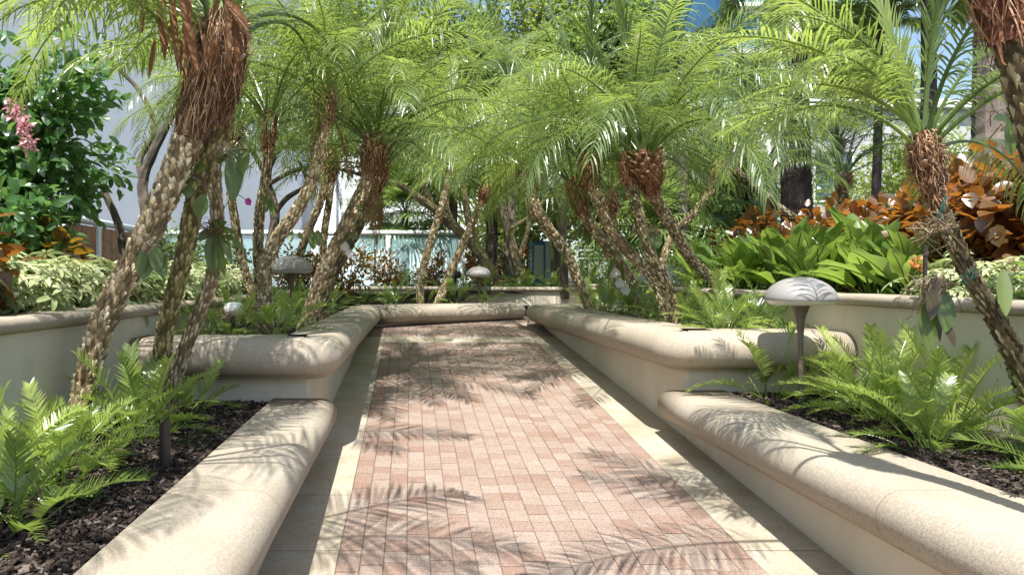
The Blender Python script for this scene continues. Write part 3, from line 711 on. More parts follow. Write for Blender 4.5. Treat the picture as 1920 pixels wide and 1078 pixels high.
fern('fern between the wall and the knobbly palm trunk', -1.52, 3.1, SOIL_LOW, 212, 24, 0.8, .7, S=CYC_FINE, group=G2)
fern('yellow green fern spreading toward the black spotlight tube', -1.34, 2.62, SOIL_LOW, 213, 26, 0.85, .85, S=CYC_FINE, group=G2)
fern('bright fern cut by the left frame edge', -1.45, 2.35, SOIL_LOW, 214, 32, 0.92, .75, S=CYC_FINE, group=G2)
fern('nearest dark green fern at the bottom left corner', -1.22, 2.12, SOIL_LOW, 215, 16, 0.64, .3, group=G2)
fern('fern tight in the corner below the left bench coping', -1.25, 3.92, SOIL_LOW, 216, 14, 0.66, .6, group=G2)
G3 = 'ferns in the raised left planter'
L3 = [(-.98, 4.95, 'upright yellow green fern just behind the left bench corner', 18, .8, .9), (-1.30, 4.7, 'fern beside the short path light post', 16, .75, .5), (-1.5, 4.95, 'dark fern against the wall behind the slim palm trunk', 16, .7, .3),
      (-1.45, 5.6, 'fern behind the short path light post', 16, .8, .4), (-1.15, 5.75, 'fern at the foot of the forked golden palm', 16, .75, .3), (-1.0, 6.4, 'fern under the left mushroom lamp', 16, .75, .3),
      (-1.35, 6.7, 'dark fern behind the left mushroom lamp', 14, .8, .2), (-1.05, 7.3, 'fern third from the far corner of the left bed', 16, .8, .5), (-1.35, 7.8, 'shaded fern at the wall near the far left corner', 14, .8, .1),
      (-.98, 8.1, 'fern second from the far corner of the left bed', 16, .8, .5), (-1.1, 9.0, 'fern nearest the far corner of the left bed', 16, .9, .2), (-.7, 9.95, 'dark strappy fern at the left end behind the far bench', 16, .85, .1),
      (-.25, 10.2, 'dark fern second from left behind the far bench', 16, .85, .1), (.25, 10.45, 'fern at the foot of the two palms behind the far bench', 14, .8, .2), (.68, 10.5, 'leafy fern right of the two palms behind the far bench', 14, .95, .3),
      (1.15, 10.55, 'light green fern under the farthest mushroom lamp', 14, .7, .9)]
for i, (x, y, lab, n, s, fl) in enumerate(L3): fern(lab, x, y, SOIL_HIGH, 230+i, n, s, fl, S=CYC_FINE if i % 2 else CYC, group=G3)
G4 = 'ferns in the raised right planter'
L4 = [(2.30, 5.0, 'feathery fern behind the stone corner left of the right lamp', 22, .75, .75), (2.68, 5.1, 'spiky dark fern seen under the right lamp dome', 14, .75, .1), (2.55, 5.5, 'bright feathery fern left of the right lamp dome', 22, .9, .95),
      (2.3, 5.75, 'fern beneath the palm with the sweeping trunk', 18, .75, .5), (2.70, 6.1, 'fern against the right wall behind the bright one', 16, .8, .6), (2.3, 6.5, 'dark fern between the two leaning palm trunks', 18, .75, .2),
      (2.25, 7.1, 'dark fern overhanging the right bench, fourth from its far end', 18, .85, .15), (2.65, 7.0, 'fern behind the leaning trunks on the right', 16, .85, .5), (2.28, 7.8, 'dark fern overhanging the right bench, third from its far end', 18, .85, .2),
      (2.3, 8.4, 'bright topped fern near the far end of the right bench', 18, .9, .7), (2.65, 8.3, 'fern behind the bright topped one near the far end', 16, .85, .4), (2.35, 8.95, 'last fern at the far end of the right bench', 18, .8, .7)]
for i, (x, y, lab, n, s, fl) in enumerate(L4): fern(lab, x, y, SOIL_HIGH, 260+i, n, s*1.12, fl, S=CYC_FINE if i % 3 != 1 else CYC, group=G4)
for i, (x, y) in enumerate(((1.3, 11.5), (1.85, 11.7), (2.4, 11.5), (3.0, 11.6), (.95, 12.0), (2.1, 12.3))):
    fern(('bushy fern on the terrace behind the back wall, leftmost of its row', 'second bushy fern from the left on the terrace behind the back wall', 'third bushy fern from the left on the terrace behind the back wall',
          'rightmost bushy fern on the terrace behind the back wall', 'fern at the foot of the big slanting olive trunk', 'fern of the back row on the terrace behind the back wall')[i], x, y, SOIL_UP, 280+i, 22, .95, .4, S=CYC_FINE, group='ferns on the far terrace')

# ------------------------------------------------------------------ leaf scatter for shrubs and trees
TPL = {  # (along, across, up) template verts and faces
 'oval': ([(0, 0, 0), (.3, -.42, .07), (.3, .42, .07), (.34, 0, 0), (.7, -.36, .02), (.7, .36, .02), (.72, 0, -.05), (1, 0, -.14)], [(0, 3, 1), (0, 2, 3), (1, 3, 6, 4), (3, 2, 5, 6), (4, 6, 7), (6, 5, 7)]),
 'simple': ([(0, 0, 0), (.45, -.5, .04), (.45, .5, .04), (1, 0, -.1)], [(0, 2, 3, 1)]),
 'round': ([(0, 0, 0), (.15, -.42, .06), (.15, .42, .06), (.45, -.6, .08), (.45, .6, .08), (.45, 0, -.02), (.8, -.38, .02), (.8, .38, .02), (1.05, 0, -.12)], [(0, 5, 3, 1), (0, 2, 4, 5), (3, 5, 8, 6), (5, 4, 7, 8)]),
}
def scatter(P, D, N, L, Wd, tint, tpl):
    tv, tf = TPL[tpl]; tv = np.array(tv); n = len(P)
    D = D / np.linalg.norm(D, axis=1, keepdims=True); N = N - D * (N*D).sum(1, keepdims=True); N /= np.linalg.norm(N, axis=1, keepdims=True) + 1e-9
    S = np.cross(D, N)
    V = P[:, None, :] + D[:, None, :]*(tv[None, :, 0:1]*L[:, None, None]) + S[:, None, :]*(tv[None, :, 1:2]*Wd[:, None, None]) + N[:, None, :]*(tv[None, :, 2:3]*L[:, None, None])
    k = len(tv); faces = [tuple(int(a) + i*k for a in f) for i in range(n) for f in tf]
    return V.reshape(-1, 3), faces, np.repeat(tint, k)
def np_mesh(name, V, faces, tint, mat):
    me = bpy.data.meshes.new(name)
    sizes = np.array([len(f) for f in faces], dtype=np.int32); flat = np.fromiter((i for f in faces for i in f), dtype=np.int32, count=int(sizes.sum()))
    me.vertices.add(len(V)); me.vertices.foreach_set('co', np.asarray(V, dtype=np.float32).ravel())
    me.loops.add(len(flat)); me.loops.foreach_set('vertex_index', flat)
    me.polygons.add(len(sizes)); st = np.zeros(len(sizes), dtype=np.int32); st[1:] = np.cumsum(sizes)[:-1]
    me.polygons.foreach_set('loop_start', st); me.polygons.foreach_set('loop_total', sizes)
    me.materials.append(mat); at = me.attributes.new('tint', 'FLOAT', 'POINT'); at.data.foreach_set('value', np.clip(tint, 0, 1).astype(np.float32))
    me.update(calc_edges=True); me.validate(); return me
def blob(c, rad, nclump, per, size, clump_r, tpl, mat, seed, up=.6, aspect=.5, tint=(.5, .28), whorl=False, name='foliage', shell=.55):
    rg = np.random.default_rng(seed); c = np.array(c); rad = np.array(rad)
    d = rg.normal(size=(nclump, 3)); d /= np.linalg.norm(d, axis=1, keepdims=True)
    rr_ = (shell + (1-shell)*rg.random((nclump, 1))) * (1 + .12*rg.normal(size=(nclump, 1))); C = c + d*rr_*rad
    if whorl:   # rosettes: every clump one whorl of leaflets
        m = per; az = rg.random((nclump, 1))*6.28 + np.arange(m)[None, :]*6.283/m
        ax = d*.6 + np.array([0, 0, .7]) + rg.normal(size=d.shape)*.2; ax /= np.linalg.norm(ax, axis=1, keepdims=True)
        a = np.cross(ax, np.array([0.3, .9, .1])); a /= np.linalg.norm(a, axis=1, keepdims=True); b = np.cross(ax, a)
        D = (a[:, None]*np.cos(az)[..., None] + b[:, None]*np.sin(az)[..., None] + ax[:, None]*(-.12)).reshape(-1, 3)
        P = np.repeat(C, m, 0) + D*.008; N = np.repeat(ax, m, 0) + rg.normal(size=D.shape)*.1
        ct = np.repeat(rg.normal(tint[0], tint[1]*.7, nclump), m) + rg.normal(0, tint[1]*.6, nclump*m)
    else:
        n = nclump*per; off = rg.normal(size=(n, 3)); off /= np.linalg.norm(off, axis=1, keepdims=True); off *= (rg.random((n, 1))**.5)*clump_r
        P = np.repeat(C, per, 0) + off
        out = (P - c)/rad; out /= np.linalg.norm(out, axis=1, keepdims=True) + 1e-6
        D = out*.7 + rg.normal(size=(n, 3))*.6 + off/clump_r*.5 + np.array([0, 0, -.15])
        N = np.array([0, 0, up]) + out*.5 + rg.normal(size=(n, 3))*.35
        ct = np.repeat(rg.normal(tint[0], tint[1]*.6, nclump), per) + rg.normal(0, tint[1]*.6, n)
    L = size*rg.uniform(.7, 1.2, len(P)); 
    return scatter(P, D, N, L, L*aspect, ct, tpl)
def join(parts):
    V = []; Fc = []; T = []; o = 0
    for v, f, t in parts:
        V.append(v); Fc += [tuple(i + o for i in q) for q in f] if o else f; T.append(t); o += len(v)
    return np.vstack(V), Fc, np.concatenate(T)
def add_leaves(name, parts, mat, parent):
    V, Fc, T = join(parts); me = np_mesh(name, V, Fc, T, mat); return link(name, me, parent)
def stems(root, base, tips, r, mat, seed, name='stem'):
    rr = random.Random(seed); mb = MB()
    for t in tips:
        b = Vector(base) + Vector((rr.uniform(-.06, .06), rr.uniform(-.06, .06), 0)); t = Vector(t); m = b.lerp(t, .5) + Vector((rr.uniform(-.1, .1), rr.uniform(-.1, .1), 0))
        mb.tube(smooth_path([b, m, t], 7), [r*(1 - .6*i/6) for i in range(7)], 5, 0, .5)
    mb.build(name, mat, root)
def shrub(name, label, x, y, z, rad, nclump, per, size, tpl, mat, seed, whorl=False, aspect=.5, group=None, cat='shrub', clump_r=.1, tint=(.5, .28), lift=.9, wood='wood', up=.6, shell=.4):
    root = thing(name, label, cat, (x, y, z), group); c = (x, y, z + rad[2]*lift)
    add_leaves('foliage', [blob(c, rad, nclump, per, size, clump_r, tpl, M[mat], seed, up, aspect, tint, whorl, shell=shell)], M[mat], root)
    rr = random.Random(seed)
    stems(root, (x, y, z), [(c[0] + rr.uniform(-.6, .6)*rad[0], c[1] + rr.uniform(-.6, .6)*rad[1], c[2] + rr.uniform(-.2, .6)*rad[2]) for _ in range(7)], .012, M[wood], seed)
    return root

# variegated hedge on the left upper bed
HL = [(-2.25, 3.0, 'nearest mound of cream variegated shrub at the left frame edge'), (-2.2, 3.75, 'cream variegated shrub second along the left wall'), (-2.15, 4.5, 'cream variegated shrub left of the knobbly palm trunk'),
      (-2.1, 5.3, 'cream variegated shrub between the near palm trunks'), (-2.05, 6.2, 'cream variegated shrub behind the slim palm trunk'), (-2.0, 7.2, 'small shaded variegated shrub farthest along the left wall'), (-2.75, 3.6, 'taller variegated shrub in the second row at the left edge'), (-2.7, 4.6, 'darker variegated shrub in the second row of the left bed')]
for i, (x, y, lab) in enumerate(HL):
    shrub('variegated_shrub', lab, x, y, SOIL_UP, (.42, .5, .21 + (.08 if i in (0, 6) else 0)), 420, 7, .095, 'oval', 'cream', 300+i, whorl=True, aspect=.36, group='variegated shrubs along the left wall', tint=(.80 if i < 6 else .5, .5), lift=.75)
# variegated on the right
for i, (x, y, lab) in enumerate(((3.22, 3.95, 'variegated shrub behind the leaning right palm'), (3.3, 3.4, 'variegated shrub at the right frame edge above the wall'))):
    shrub('variegated_shrub', lab, x, y, SOIL_UP, (.34, .42, .20), 300, 7, .07, 'oval', 'cream', 320+i, whorl=True, aspect=.34, group='variegated shrubs above the right wall', tint=(.4, .5), lift=.8)
# copper leaf shrubs
CL = [(-2.10, 3.02, 1.27, (.22, .26, .30), 44, 'broad copper leaved shrub at the left frame edge above the hedge', 'copper', .11, 1.1), (-2.75, 5.0, 1.27, (.5, .5, .30), 40, 'bronze and yellow leaved shrub below the wooden fence', 'bronze', .13, 1.0),
      (3.62, 4.15, 1.31, (.38, .45, .50), 153, 'tall dark copper shrub with large leaves at the right frame edge', 'copper', .115, 1.0), (4.0, 5.0, 1.31, (.5, .5, .48), 153, 'dark copper shrub just right of the shaggy palm head', 'copper', .115, 1.0),
      (4.4, 6.3, 1.34, (.55, .5, .46), 119, 'copper shrub left of the shaggy palm head behind the broad green leaves', 'copper', .11, 1.0), (4.5, 7.4, 1.40, (.55, .55, .42), 136, 'orange copper shrub below the drooping right palm frond', 'copper', .11, .95),
      (4.15, 8.1, 1.48, (.45, .5, .42), 90, 'leftmost copper shrub behind the broad green leaves', 'copper', .105, .95), (5.3, 8.0, 1.31, (.6, .6, .48), 136, 'copper shrub in the back row under the dark coconut trunk', 'copper', .11, .95),
      (5.4, 6.3, 1.31, (.6, .6, .5), 136, 'copper shrub in the back row at the twin palm foot', 'copper', .11, .95), (5.0, 4.9, 1.31, (.5, .5, .62), 136, 'tallest copper shrub beside the grey coconut trunk', 'copper', .125, .95)]
for i, (x, y, z, rad, ncl, lab, mt, size, asp) in enumerate(CL):
    shrub('copper_shrub', lab, x, y, z, rad, ncl, 9, size, 'round', mt, 340+i, aspect=asp*.62, group='copper and bronze leaved shrubs', clump_r=.14, tint=(.33, .5), up=.8)

# broad leaved clumps right
def paddle_mesh(name, L, w, e0, e1, seed, pet=.3, mat='anthurium'):
    rr = random.Random(seed); mb = MB(); N = 12; pts = [Vector((0, 0, 0))]; T_ = []
    for i in range(N):
        t = (i+1)/N; e = R(e0 + (e1-e0)*t**1.3); d = Vector((math.cos(e), rr.uniform(-.02, .02), math.sin(e))).normalized(); T_.append(d); pts.append(pts[-1] + d*(L/N))
    T_.append(T_[-1]); mb.tube(pts, [.007*(1.3-t/N) for t in range(N+1)], 5, 0, .75, cap=False)
    v = []; t_ = []; ks = [i for i in range(N+1) if i/N >= pet]; nr = len(ks)
    for q, i in enumerate(ks):
        u = q/(nr-1); h = w/2*(math.sin(math.pi*min(1, u*.94+.03)) ** .6) * (1.12 - .25*u); T = T_[i]; U = Vector((-T.z, 0, T.x)); wav = .012*math.sin(u*14+seed)
        for a, f in ((-1, .18), (-.5, .05), (0, -.02), (.5, .05), (1, .18)):
            v.append(pts[i] + Vector((0, 1, 0))*h*a + U*(h*f*1.5 + wav*abs(a) + .004)); t_.append(.5 + .2*(a == 0) + rr.uniform(-.12, .12))
    mb.add(v, [(q*5+a, q*5+a+1, (q+1)*5+a+1, (q+1)*5+a) for q in range(nr-1) for a in range(4)], 0, t_)
    return mb.mesh(name, M[mat], smooth=True)
PAD = [paddle_mesh('leaf', .50, .155, e0, e1, 400+i) for i, (e0, e1) in enumerate(((88, 70), (80, 58), (72, 42), (62, 25), (50, 2), (30, -22), (76, 50), (56, 12)))]
AN = [(3.27, 7.55, 'small broad leaved clump left of the drooping frond', 15, .8), (3.30, 6.85, 'broad leaved clump beside the sweeping palm trunk', 14, .8), (3.45, 6.25, 'broad leaved clump left behind the right lamp', 18, 1.0), (3.35, 5.55, 'glossy broad leaved clump directly behind the right lamp', 18, 1.0),
      (3.40, 5.0, 'wide low broad leaved clump right of the right lamp', 18, 1.0), (3.75, 5.35, 'tallest upright broad leaved clump left of the shaggy palm head', 18, 1.25), (3.30, 4.45, 'broad leaved clump left of the green stake', 16, .9), (3.9, 6.6, 'broad leaved clump in the back row before the orange leaves', 15, 1.0), (3.65, 7.3, 'broad leaved clump in the back row near the drooping frond tip', 15, .95)]
for i, (x, y, lab, n, s) in enumerate(AN):
    root = thing('broad_leaf_plant', lab, 'plant', (x, y, SOIL_UP+.03), 'broad leaved plants above the right wall'); rr = random.Random(420+i); n = int(n*1.5)
    for k in range(n):
        az = k*2.4 + rr.uniform(-.3, .3)
        idx = min(7, int(k/n*4.6)) if rr.random() < .85 else rr.randint(0, 7)
        put('leaf', PAD[idx], root, (x+math.cos(az)*.04, y+math.sin(az)*.04, SOIL_UP+.03), az, (1.22 if y < 5.8 else 1.38)*s*rr.uniform(.75, 1.12), max(0, rr.uniform(-.8, .8)), rr.uniform(-.2, .2), rr.uniform(-.1, .1))
# near right edge broad leaf plant
root = thing('broad_leaf_plant', 'yellow green broad leaves cut by the right frame edge beside the leaning palm', 'plant', (3.02, 3.2, 1.392), 'broad leaved plants above the right wall')
for k, (azd, idx) in enumerate(((180, 4), (200, 2), (150, 3), (240, 1), (120, 5), (30, 2), (300, 3))):
    put('leaf', PAD[idx], root, (3.10, 3.2, 1.36), R(azd), .62, .7)

# big dark green bush with pink flowers, left
def tree_limb(mb, pts, r0, r1, n=10, seg=8, seed=0, lump=.12):
    mb.tube(smooth_path(pts, n), [r0 + (r1-r0)*i/(n-1) for i in range(n)], seg, 0, .5, lump=lump, seed=seed)
root = thing('flowering_bush', 'tall glossy green bush hung with pink flower clusters at the left edge', 'bush', (-3.2, 5.4, SOIL_UP))
add_leaves('foliage', [blob((-3.15, 5.4, 2.55), (.72, .6, .75), 150, 14, .13, .15, 'oval', None, 501, aspect=.55, shell=.3), blob((-2.95, 4.9, 2.0), (.5, .45, .4), 60, 12, .12, .14, 'oval', None, 502, aspect=.55, shell=.3),
                       blob((-2.75, 5.3, 3.0), (.4, .4, .4), 40, 12, .12, .14, 'oval', None, 503, aspect=.55)], M['bush'], root)
stems(root, (-3.2, 5.4, SOIL_UP), [(-3.3, 5.3, 2.6), (-2.9, 5.5, 2.8), (-3.0, 5.0, 2.2), (-2.7, 5.3, 2.9), (-3.4, 5.5, 2.9)], .03, M['wood'], 5, 'branch')
for (x, y, Yd, s) in ((28, 206, 4.7, .07), (46, 240, 4.65, .06), (52, 268, 4.65, .07)):
    p = W(x, y, Yd); add_leaves('flower', [blob(p, (s*.4, s*.4, s*.75), 12, 6, .045, .03, 'oval', None, int(x+y), aspect=.6, shell=.1)], M['pink_petal'], root)

# ------------------------------------------------------------------ woody trees with contorted limbs
def woody(label, limbs, crowns, wood, leaf, seed, name='garden_tree', cat='tree', leaf_size=.10, aspect=.42):
    base = limbs[0][0]; root = thing(name, label, cat, W(base[0][0], base[0][1], base[0][2]))
    mb = MB()
    for k, (pts, w0, w1) in enumerate(limbs):
        w0, w1 = w0*.8, w1*.8
        P3 = [W(*p) for p in pts]; tree_limb(mb, P3, w0/2*pts[0][2]/F, w1/2*pts[-1][2]/F, max(8, 4*len(pts)), 8, seed+k)
    mb.build('trunk', M[wood], root)
    parts = [blob(W(x, y, Yd), (rx*Yd/F, dy, rz_*Yd/F), ncl, per, leaf_size, leaf_size*1.6, 'oval' if leaf_size > .07 else 'simple', None, seed*7+i, aspect=aspect, shell=.3) for i, (x, y, Yd, rx, dy, rz_, ncl, per) in enumerate(crowns)]
    add_leaves('crown', parts, M[leaf], root)
woody('dark contorted tree before the pale blue wall, behind the left palms',
      [([(300, 560, 7.6), (285, 470, 7.6), (275, 400, 7.7), (268, 340, 7.8), (290, 280, 7.8), (330, 200, 7.8)], 34, 20),
       ([(268, 340, 7.8), (262, 300, 7.9), (290, 240, 8.0), (260, 170, 8.0), (200, 110, 8.0)], 18, 8), ([(330, 200, 7.8), (350, 120, 7.7), (420, 60, 7.6)], 14, 6)],
      [(220, 70, 8.0, 120, .8, 40, 30, 12), (400, 40, 7.8, 120, .9, 50, 40, 12)], 'wood', 'broad', 51)
woody('thin curved trunk with a small leafy top before the wooden fence',
      [([(232, 560, 6.4), (232, 480, 6.4), (222, 420, 6.4), (200, 370, 6.4), (188, 335, 6.4)], 24, 14)], [(190, 320, 6.4, 40, .25, 26, 12, 9)], 'wood', 'bush', 52, leaf_size=.11, aspect=.55)
woody('dark branching tree behind the golden palm with limbs spread both ways',
      [([(455, 600, 8.6), (475, 540, 8.6), (505, 470, 8.6), (515, 400, 8.7), (500, 330, 8.8), (520, 280, 8.8)], 30, 18),
       ([(515, 400, 8.7), (540, 370, 8.7), (575, 345, 8.6), (560, 300, 8.6)], 14, 8), ([(505, 345, 8.7), (560, 318, 8.6), (640, 318, 8.5), (700, 338, 8.4)], 12, 7),
       ([(520, 280, 8.8), (570, 268, 8.7), (620, 278, 8.6), (700, 262, 8.6)], 12, 6), ([(500, 330, 8.8), (470, 280, 8.8), (430, 230, 8.8)], 14, 8), ([(520, 285, 8.8), (545, 220, 8.8), (600, 160, 8.8)], 14, 6)],
      [(560, 245, 8.8, 120, .7, 45, 70, 14), (660, 275, 8.6, 70, .5, 40, 45, 13), (480, 180, 9.0, 110, .8, 60, 70, 14), (610, 310, 8.6, 60, .4, 18, 16, 10)], 'wood', 'broad', 53, leaf_size=.085)
woody('large slanting olive barked tree whose limb reaches left over the glass fence',
      [([(945, 560, 11.8), (925, 520, 11.8), (900, 475, 11.8), (868, 440, 11.8), (830, 405, 11.7), (790, 375, 11.6), (745, 345, 11.5), (700, 335, 11.4)], 34, 11),
       ([(905, 485, 11.8), (880, 420, 11.9), (872, 350, 12), (880, 280, 12)], 22, 10), ([(815, 395, 11.7), (795, 350, 11.7), (780, 290, 11.8), (770, 240, 11.8)], 14, 7), ([(868, 440, 11.8), (840, 395, 11.9), (842, 340, 12)], 12, 6)],
      [(800, 230, 12.0, 120, .9, 60, 60, 13), (900, 220, 12.2, 110, .9, 60, 50, 13), (740, 290, 11.8, 70, .6, 30, 18, 12)], 'wood_olive', 'broad', 54, leaf_size=.11)
woody('forked brown tree on the terrace right of the dark fibrous trunk',
      [([(975, 520, 12.2), (960, 460, 12.2), (942, 400, 12.3), (925, 350, 12.3), (940, 290, 12.4)], 26, 14), ([(968, 500, 12.2), (990, 430, 12.2), (992, 370, 12.3)], 14, 9), ([(955, 430, 12.2), (1000, 400, 12.3), (1030, 360, 12.3)], 10, 6)],
      [(960, 220, 12.6, 140, .9, 60, 50, 14)], 'wood_olive', 'broad', 55, leaf_size=.11)
woody('dark straight tree with forked limbs left of the spiky headed palms',
      [([(1060, 560, 10.6), (1056, 480, 10.6), (1055, 400, 10.6), (1060, 340, 10.6), (1064, 270, 10.6), (1060, 200, 10.6)], 20, 14), ([(1050, 390, 10.6), (1030, 350, 10.6), (1005, 330, 10.6), (985, 290, 10.6)], 10, 7), ([(1062, 430, 10.6), (1085, 400, 10.5), (1105, 360, 10.5)], 9, 6), ([(1062, 280, 10.6), (1090, 240, 10.6), (1110, 180, 10.6)], 9, 5)],
      [(1060, 200, 10.8, 110, .8, 70, 60, 14), (1000, 320, 10.9, 50, .4, 30, 16, 12), (1100, 290, 10.9, 60, .5, 50, 24, 12)], 'wood', 'broad', 56, leaf_size=.10)
# dark fibrous straight trunk (strangler) and greys
def straight_trunk(name, label, px, y0, y1, Yd, w, mat, lean=0, rings=True, cat='tree', crown=None, roots=0):
    b, t = W(px, y0, Yd), W(px + lean, y1, Yd); root = thing(name, label, cat, b)
    mb = MB(); n = 40; r = w/2*Yd/F
    path = smooth_path([b, b.lerp(t, .5) + Vector((.03, 0, 0)), t], n)
    rad = [r*(1.15 - .25*i/n)*(1 + (.035 if i % 2 and rings else 0)) for i in range(n)]
    mb.tube(path, rad, 12, 0, .5, lump=.03, seed=int(px))
    if roots:
        rr = random.Random(int(px))
        for k in range(roots):
            a = rr.uniform(0, 6.28); mb.tube(smooth_path([b + Vector((math.cos(a), math.sin(a), 0))*r*1.5, b.lerp(t, .5) + Vector((math.cos(a+.5), math.sin(a+.5), 0))*r*1.15, t + Vector((math.cos(a+1), math.sin(a+1), 0))*r*.8], 10), r*.3, 5, 0, rr.uniform(.2, .8))
    mb.build('trunk', M[mat], root)
    if crown:
        S, c, s, cnt, sd = crown; rr = random.Random(sd)
        for ki, (key, q) in enumerate(zip(('up', 'steep', 'mid', 'out', 'low', 'hang'), cnt)):
            for j in range(q):
                az = ki*1.2 + 2*math.pi*(j + rr.uniform(-.3, .3))/q
                put('frond', rr.choice(S[key]), root, t if c is None else c, az, s*rr.uniform(.85, 1.1), rr.uniform(0, .35), rr.uniform(-.15, .15), rr.uniform(-.1, .1))
    return root
straight_trunk('strangler_tree', 'dark fibrous straight trunk wrapped in hanging roots behind the far bench', 922, 535, 180, 12.6, 15, 'wood', rings=False, roots=16)
straight_trunk('coconut_palm', 'dark thick coconut trunk at top right beside the blue tower', 1494, 420, -60, 12.0, 46, 'coco_dark', -16, crown=(COCO, None, .8, (2, 4, 5, 5, 3, 1), 61))
straight_trunk('coconut_palm', 'wide grey ringed coconut trunk behind the copper shrubs at the right', 1858, 420, -120, 9.6, 62, 'coco_bark', 4, crown=(COCO, None, .8, (2, 4, 5, 5, 2, 0), 62))
straight_trunk('coconut_palm', 'slim grey ringed trunk between the spiky palm and the leaning dark palm', 1277, 500, 120, 13, 20, 'coco_bark', -2, crown=(DATE_D, None, 1.4, (2, 4, 4, 3, 0, 0), 63))
straight_trunk('coconut_palm', 'slim grey ringed trunk behind the drooping fronds left of the dark tree', 953, 520, 160, 12.8, 18, 'coco_bark', 2, crown=(DATE_D, None, 1.4, (2, 4, 4, 3, 0, 0), 64))
straight_trunk('coconut_palm', 'thin trunk rising out of the top edge above the right palm crown', 1738, 420, -90, 15, 24, 'coco_dark', 2, crown=(COCO, None, .9, (2, 5, 6, 6, 4, 1), 65))
straight_trunk('coconut_palm', 'thin tan trunk left of the dark thick coconut trunk', 1446, 430, -60, 16, 15, 'coco_bark', 6, crown=(COCO, None, .9, (2, 5, 6, 6, 4, 1), 66))
straight_trunk('coconut_palm', 'coconut palm with its whole crown showing at the top right', 1640, 430, 70, 17, 14, 'coco_dark', 8, crown=(COCO, None, .62, (2, 5, 6, 5, 3, 1), 67))
straight_trunk('coconut_palm', 'slim grey trunk behind the drooping right frond', 1400, 500, 200, 14, 16, 'coco_bark', 2, crown=(DATE_D, None, 1.5, (2, 4, 5, 4, 0, 0), 68))

# fan palms behind the left trunks
def fan_mesh(seed, L=.55, n=34):
    rr = random.Random(seed); mb = MB(); mb.tube([Vector((0, 0, 0)), Vector((.28, 0, .02)), Vector((.5, 0, 0))], .006, 5, 0, .6, cap=False); h = Vector((.5, 0, 0))
    for k in range(n):
        a = R(-140 + 280*k/(n-1)); d = Vector((math.cos(a), math.sin(a), rr.uniform(.0, .15))); d.normalize(); ln = L*(1 - .25*abs(a)/2.4)*rr.uniform(.9, 1.05)
        s = Vector((-d.y, d.x, 0)).normalized(); q = h.copy(); v = []
        for j in range(4):
            w = (.009, .019, .013, .001)[j]; v += [q - s*w, q + s*w]; d = (d + Vector((0, 0, -.28*j))).normalized(); q = q + d*(ln/3)
        mb.add(v, [(2*j, 2*j+1, 2*j+3, 2*j+2) for j in range(3)], 0, rr.uniform(.1, .95))
    return mb.mesh('fan_leaf', M['fan'])
FAN = [fan_mesh(700+i) for i in range(4)]
def fan_palm(label, px, y0, y1, Yd, w, n, s, seed):
    b, t = W(px, y0, Yd), W(px, y1, Yd); root = thing('fan_palm', label, 'palm tree', b, 'fan palms behind the garden'); rr = random.Random(seed)
    mb = MB(); mb.tube(smooth_path([b, b.lerp(t, .5), t], 10), w/2*Yd/F, 8, 0, .5, lump=.08, seed=seed); mb.build('trunk', M['coco_bark'], root)
    for k in range(n):
        e = R(75 - 120*k/n); az = k*2.4
        o = put('fan_leaf', rr.choice(FAN), root, t, az, s*rr.uniform(.85, 1.15), rr.uniform(0, .5)); o.rotation_euler = (rr.uniform(-.2, .2), -e, az)
fan_palm('fan palm with star shaped leaves before the shuttered windows', 760, 560, 400, 14.5, 16, 34, 1.6, 71)
fan_palm('fan palm with pale leaves behind the slanting limb', 850, 560, 300, 14.0, 16, 34, 1.5499999999999998, 72)
fan_palm('fan palm filling the gap behind the dark straight tree', 1040, 560, 330, 14.5, 16, 34, 1.65, 73)
fan_palm('fan palm low behind the palm trunks of the right bed', 1190, 560, 420, 13.5, 16, 32, 1.5499999999999998, 74)
fan_palm('fan palm behind the leaning dark palm on the right', 1330, 540, 380, 14.5, 16, 34, 1.65, 75)

# far background trees
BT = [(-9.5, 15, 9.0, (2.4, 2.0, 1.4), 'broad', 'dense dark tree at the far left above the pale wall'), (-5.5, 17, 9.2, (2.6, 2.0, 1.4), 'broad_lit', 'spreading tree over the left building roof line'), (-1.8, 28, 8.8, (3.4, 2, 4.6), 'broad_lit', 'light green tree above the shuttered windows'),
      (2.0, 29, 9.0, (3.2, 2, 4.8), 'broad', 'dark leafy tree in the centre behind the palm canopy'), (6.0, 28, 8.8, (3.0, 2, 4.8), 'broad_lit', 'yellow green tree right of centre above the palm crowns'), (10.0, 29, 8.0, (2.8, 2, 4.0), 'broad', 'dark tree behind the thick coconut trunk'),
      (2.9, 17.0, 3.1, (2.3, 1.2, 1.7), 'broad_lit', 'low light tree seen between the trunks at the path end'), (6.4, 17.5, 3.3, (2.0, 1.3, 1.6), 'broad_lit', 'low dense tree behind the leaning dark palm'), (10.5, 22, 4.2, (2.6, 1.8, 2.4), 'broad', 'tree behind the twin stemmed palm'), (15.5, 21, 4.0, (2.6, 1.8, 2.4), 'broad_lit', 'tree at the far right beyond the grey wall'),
      (-5.6, 28, 9.0, (3.2, 2, 4.8), 'broad', 'highest tree at the top left centre'), (8.0, 26, 9.6, (2.6, 2, 3.4), 'broad', 'tall dark tree between the yellow green tree and the blue tower'), (16.5, 27, 9.2, (2.2, 2, 2.6), 'broad_lit', 'light tree right of the thick coconut trunk at the top'), (19.5, 30, 8.5, (2.6, 2, 4.0), 'broad_lit', 'tree at the top right beside the blue tower'), (15.6, 31, 7.2, (2.2, 2, 3.2), 'broad', 'dark tree below the blue tower'), (-11.5, 11, 5.6, (2.6, 2.0, 2.4), 'broad', 'dark tree beyond the left frame edge')]
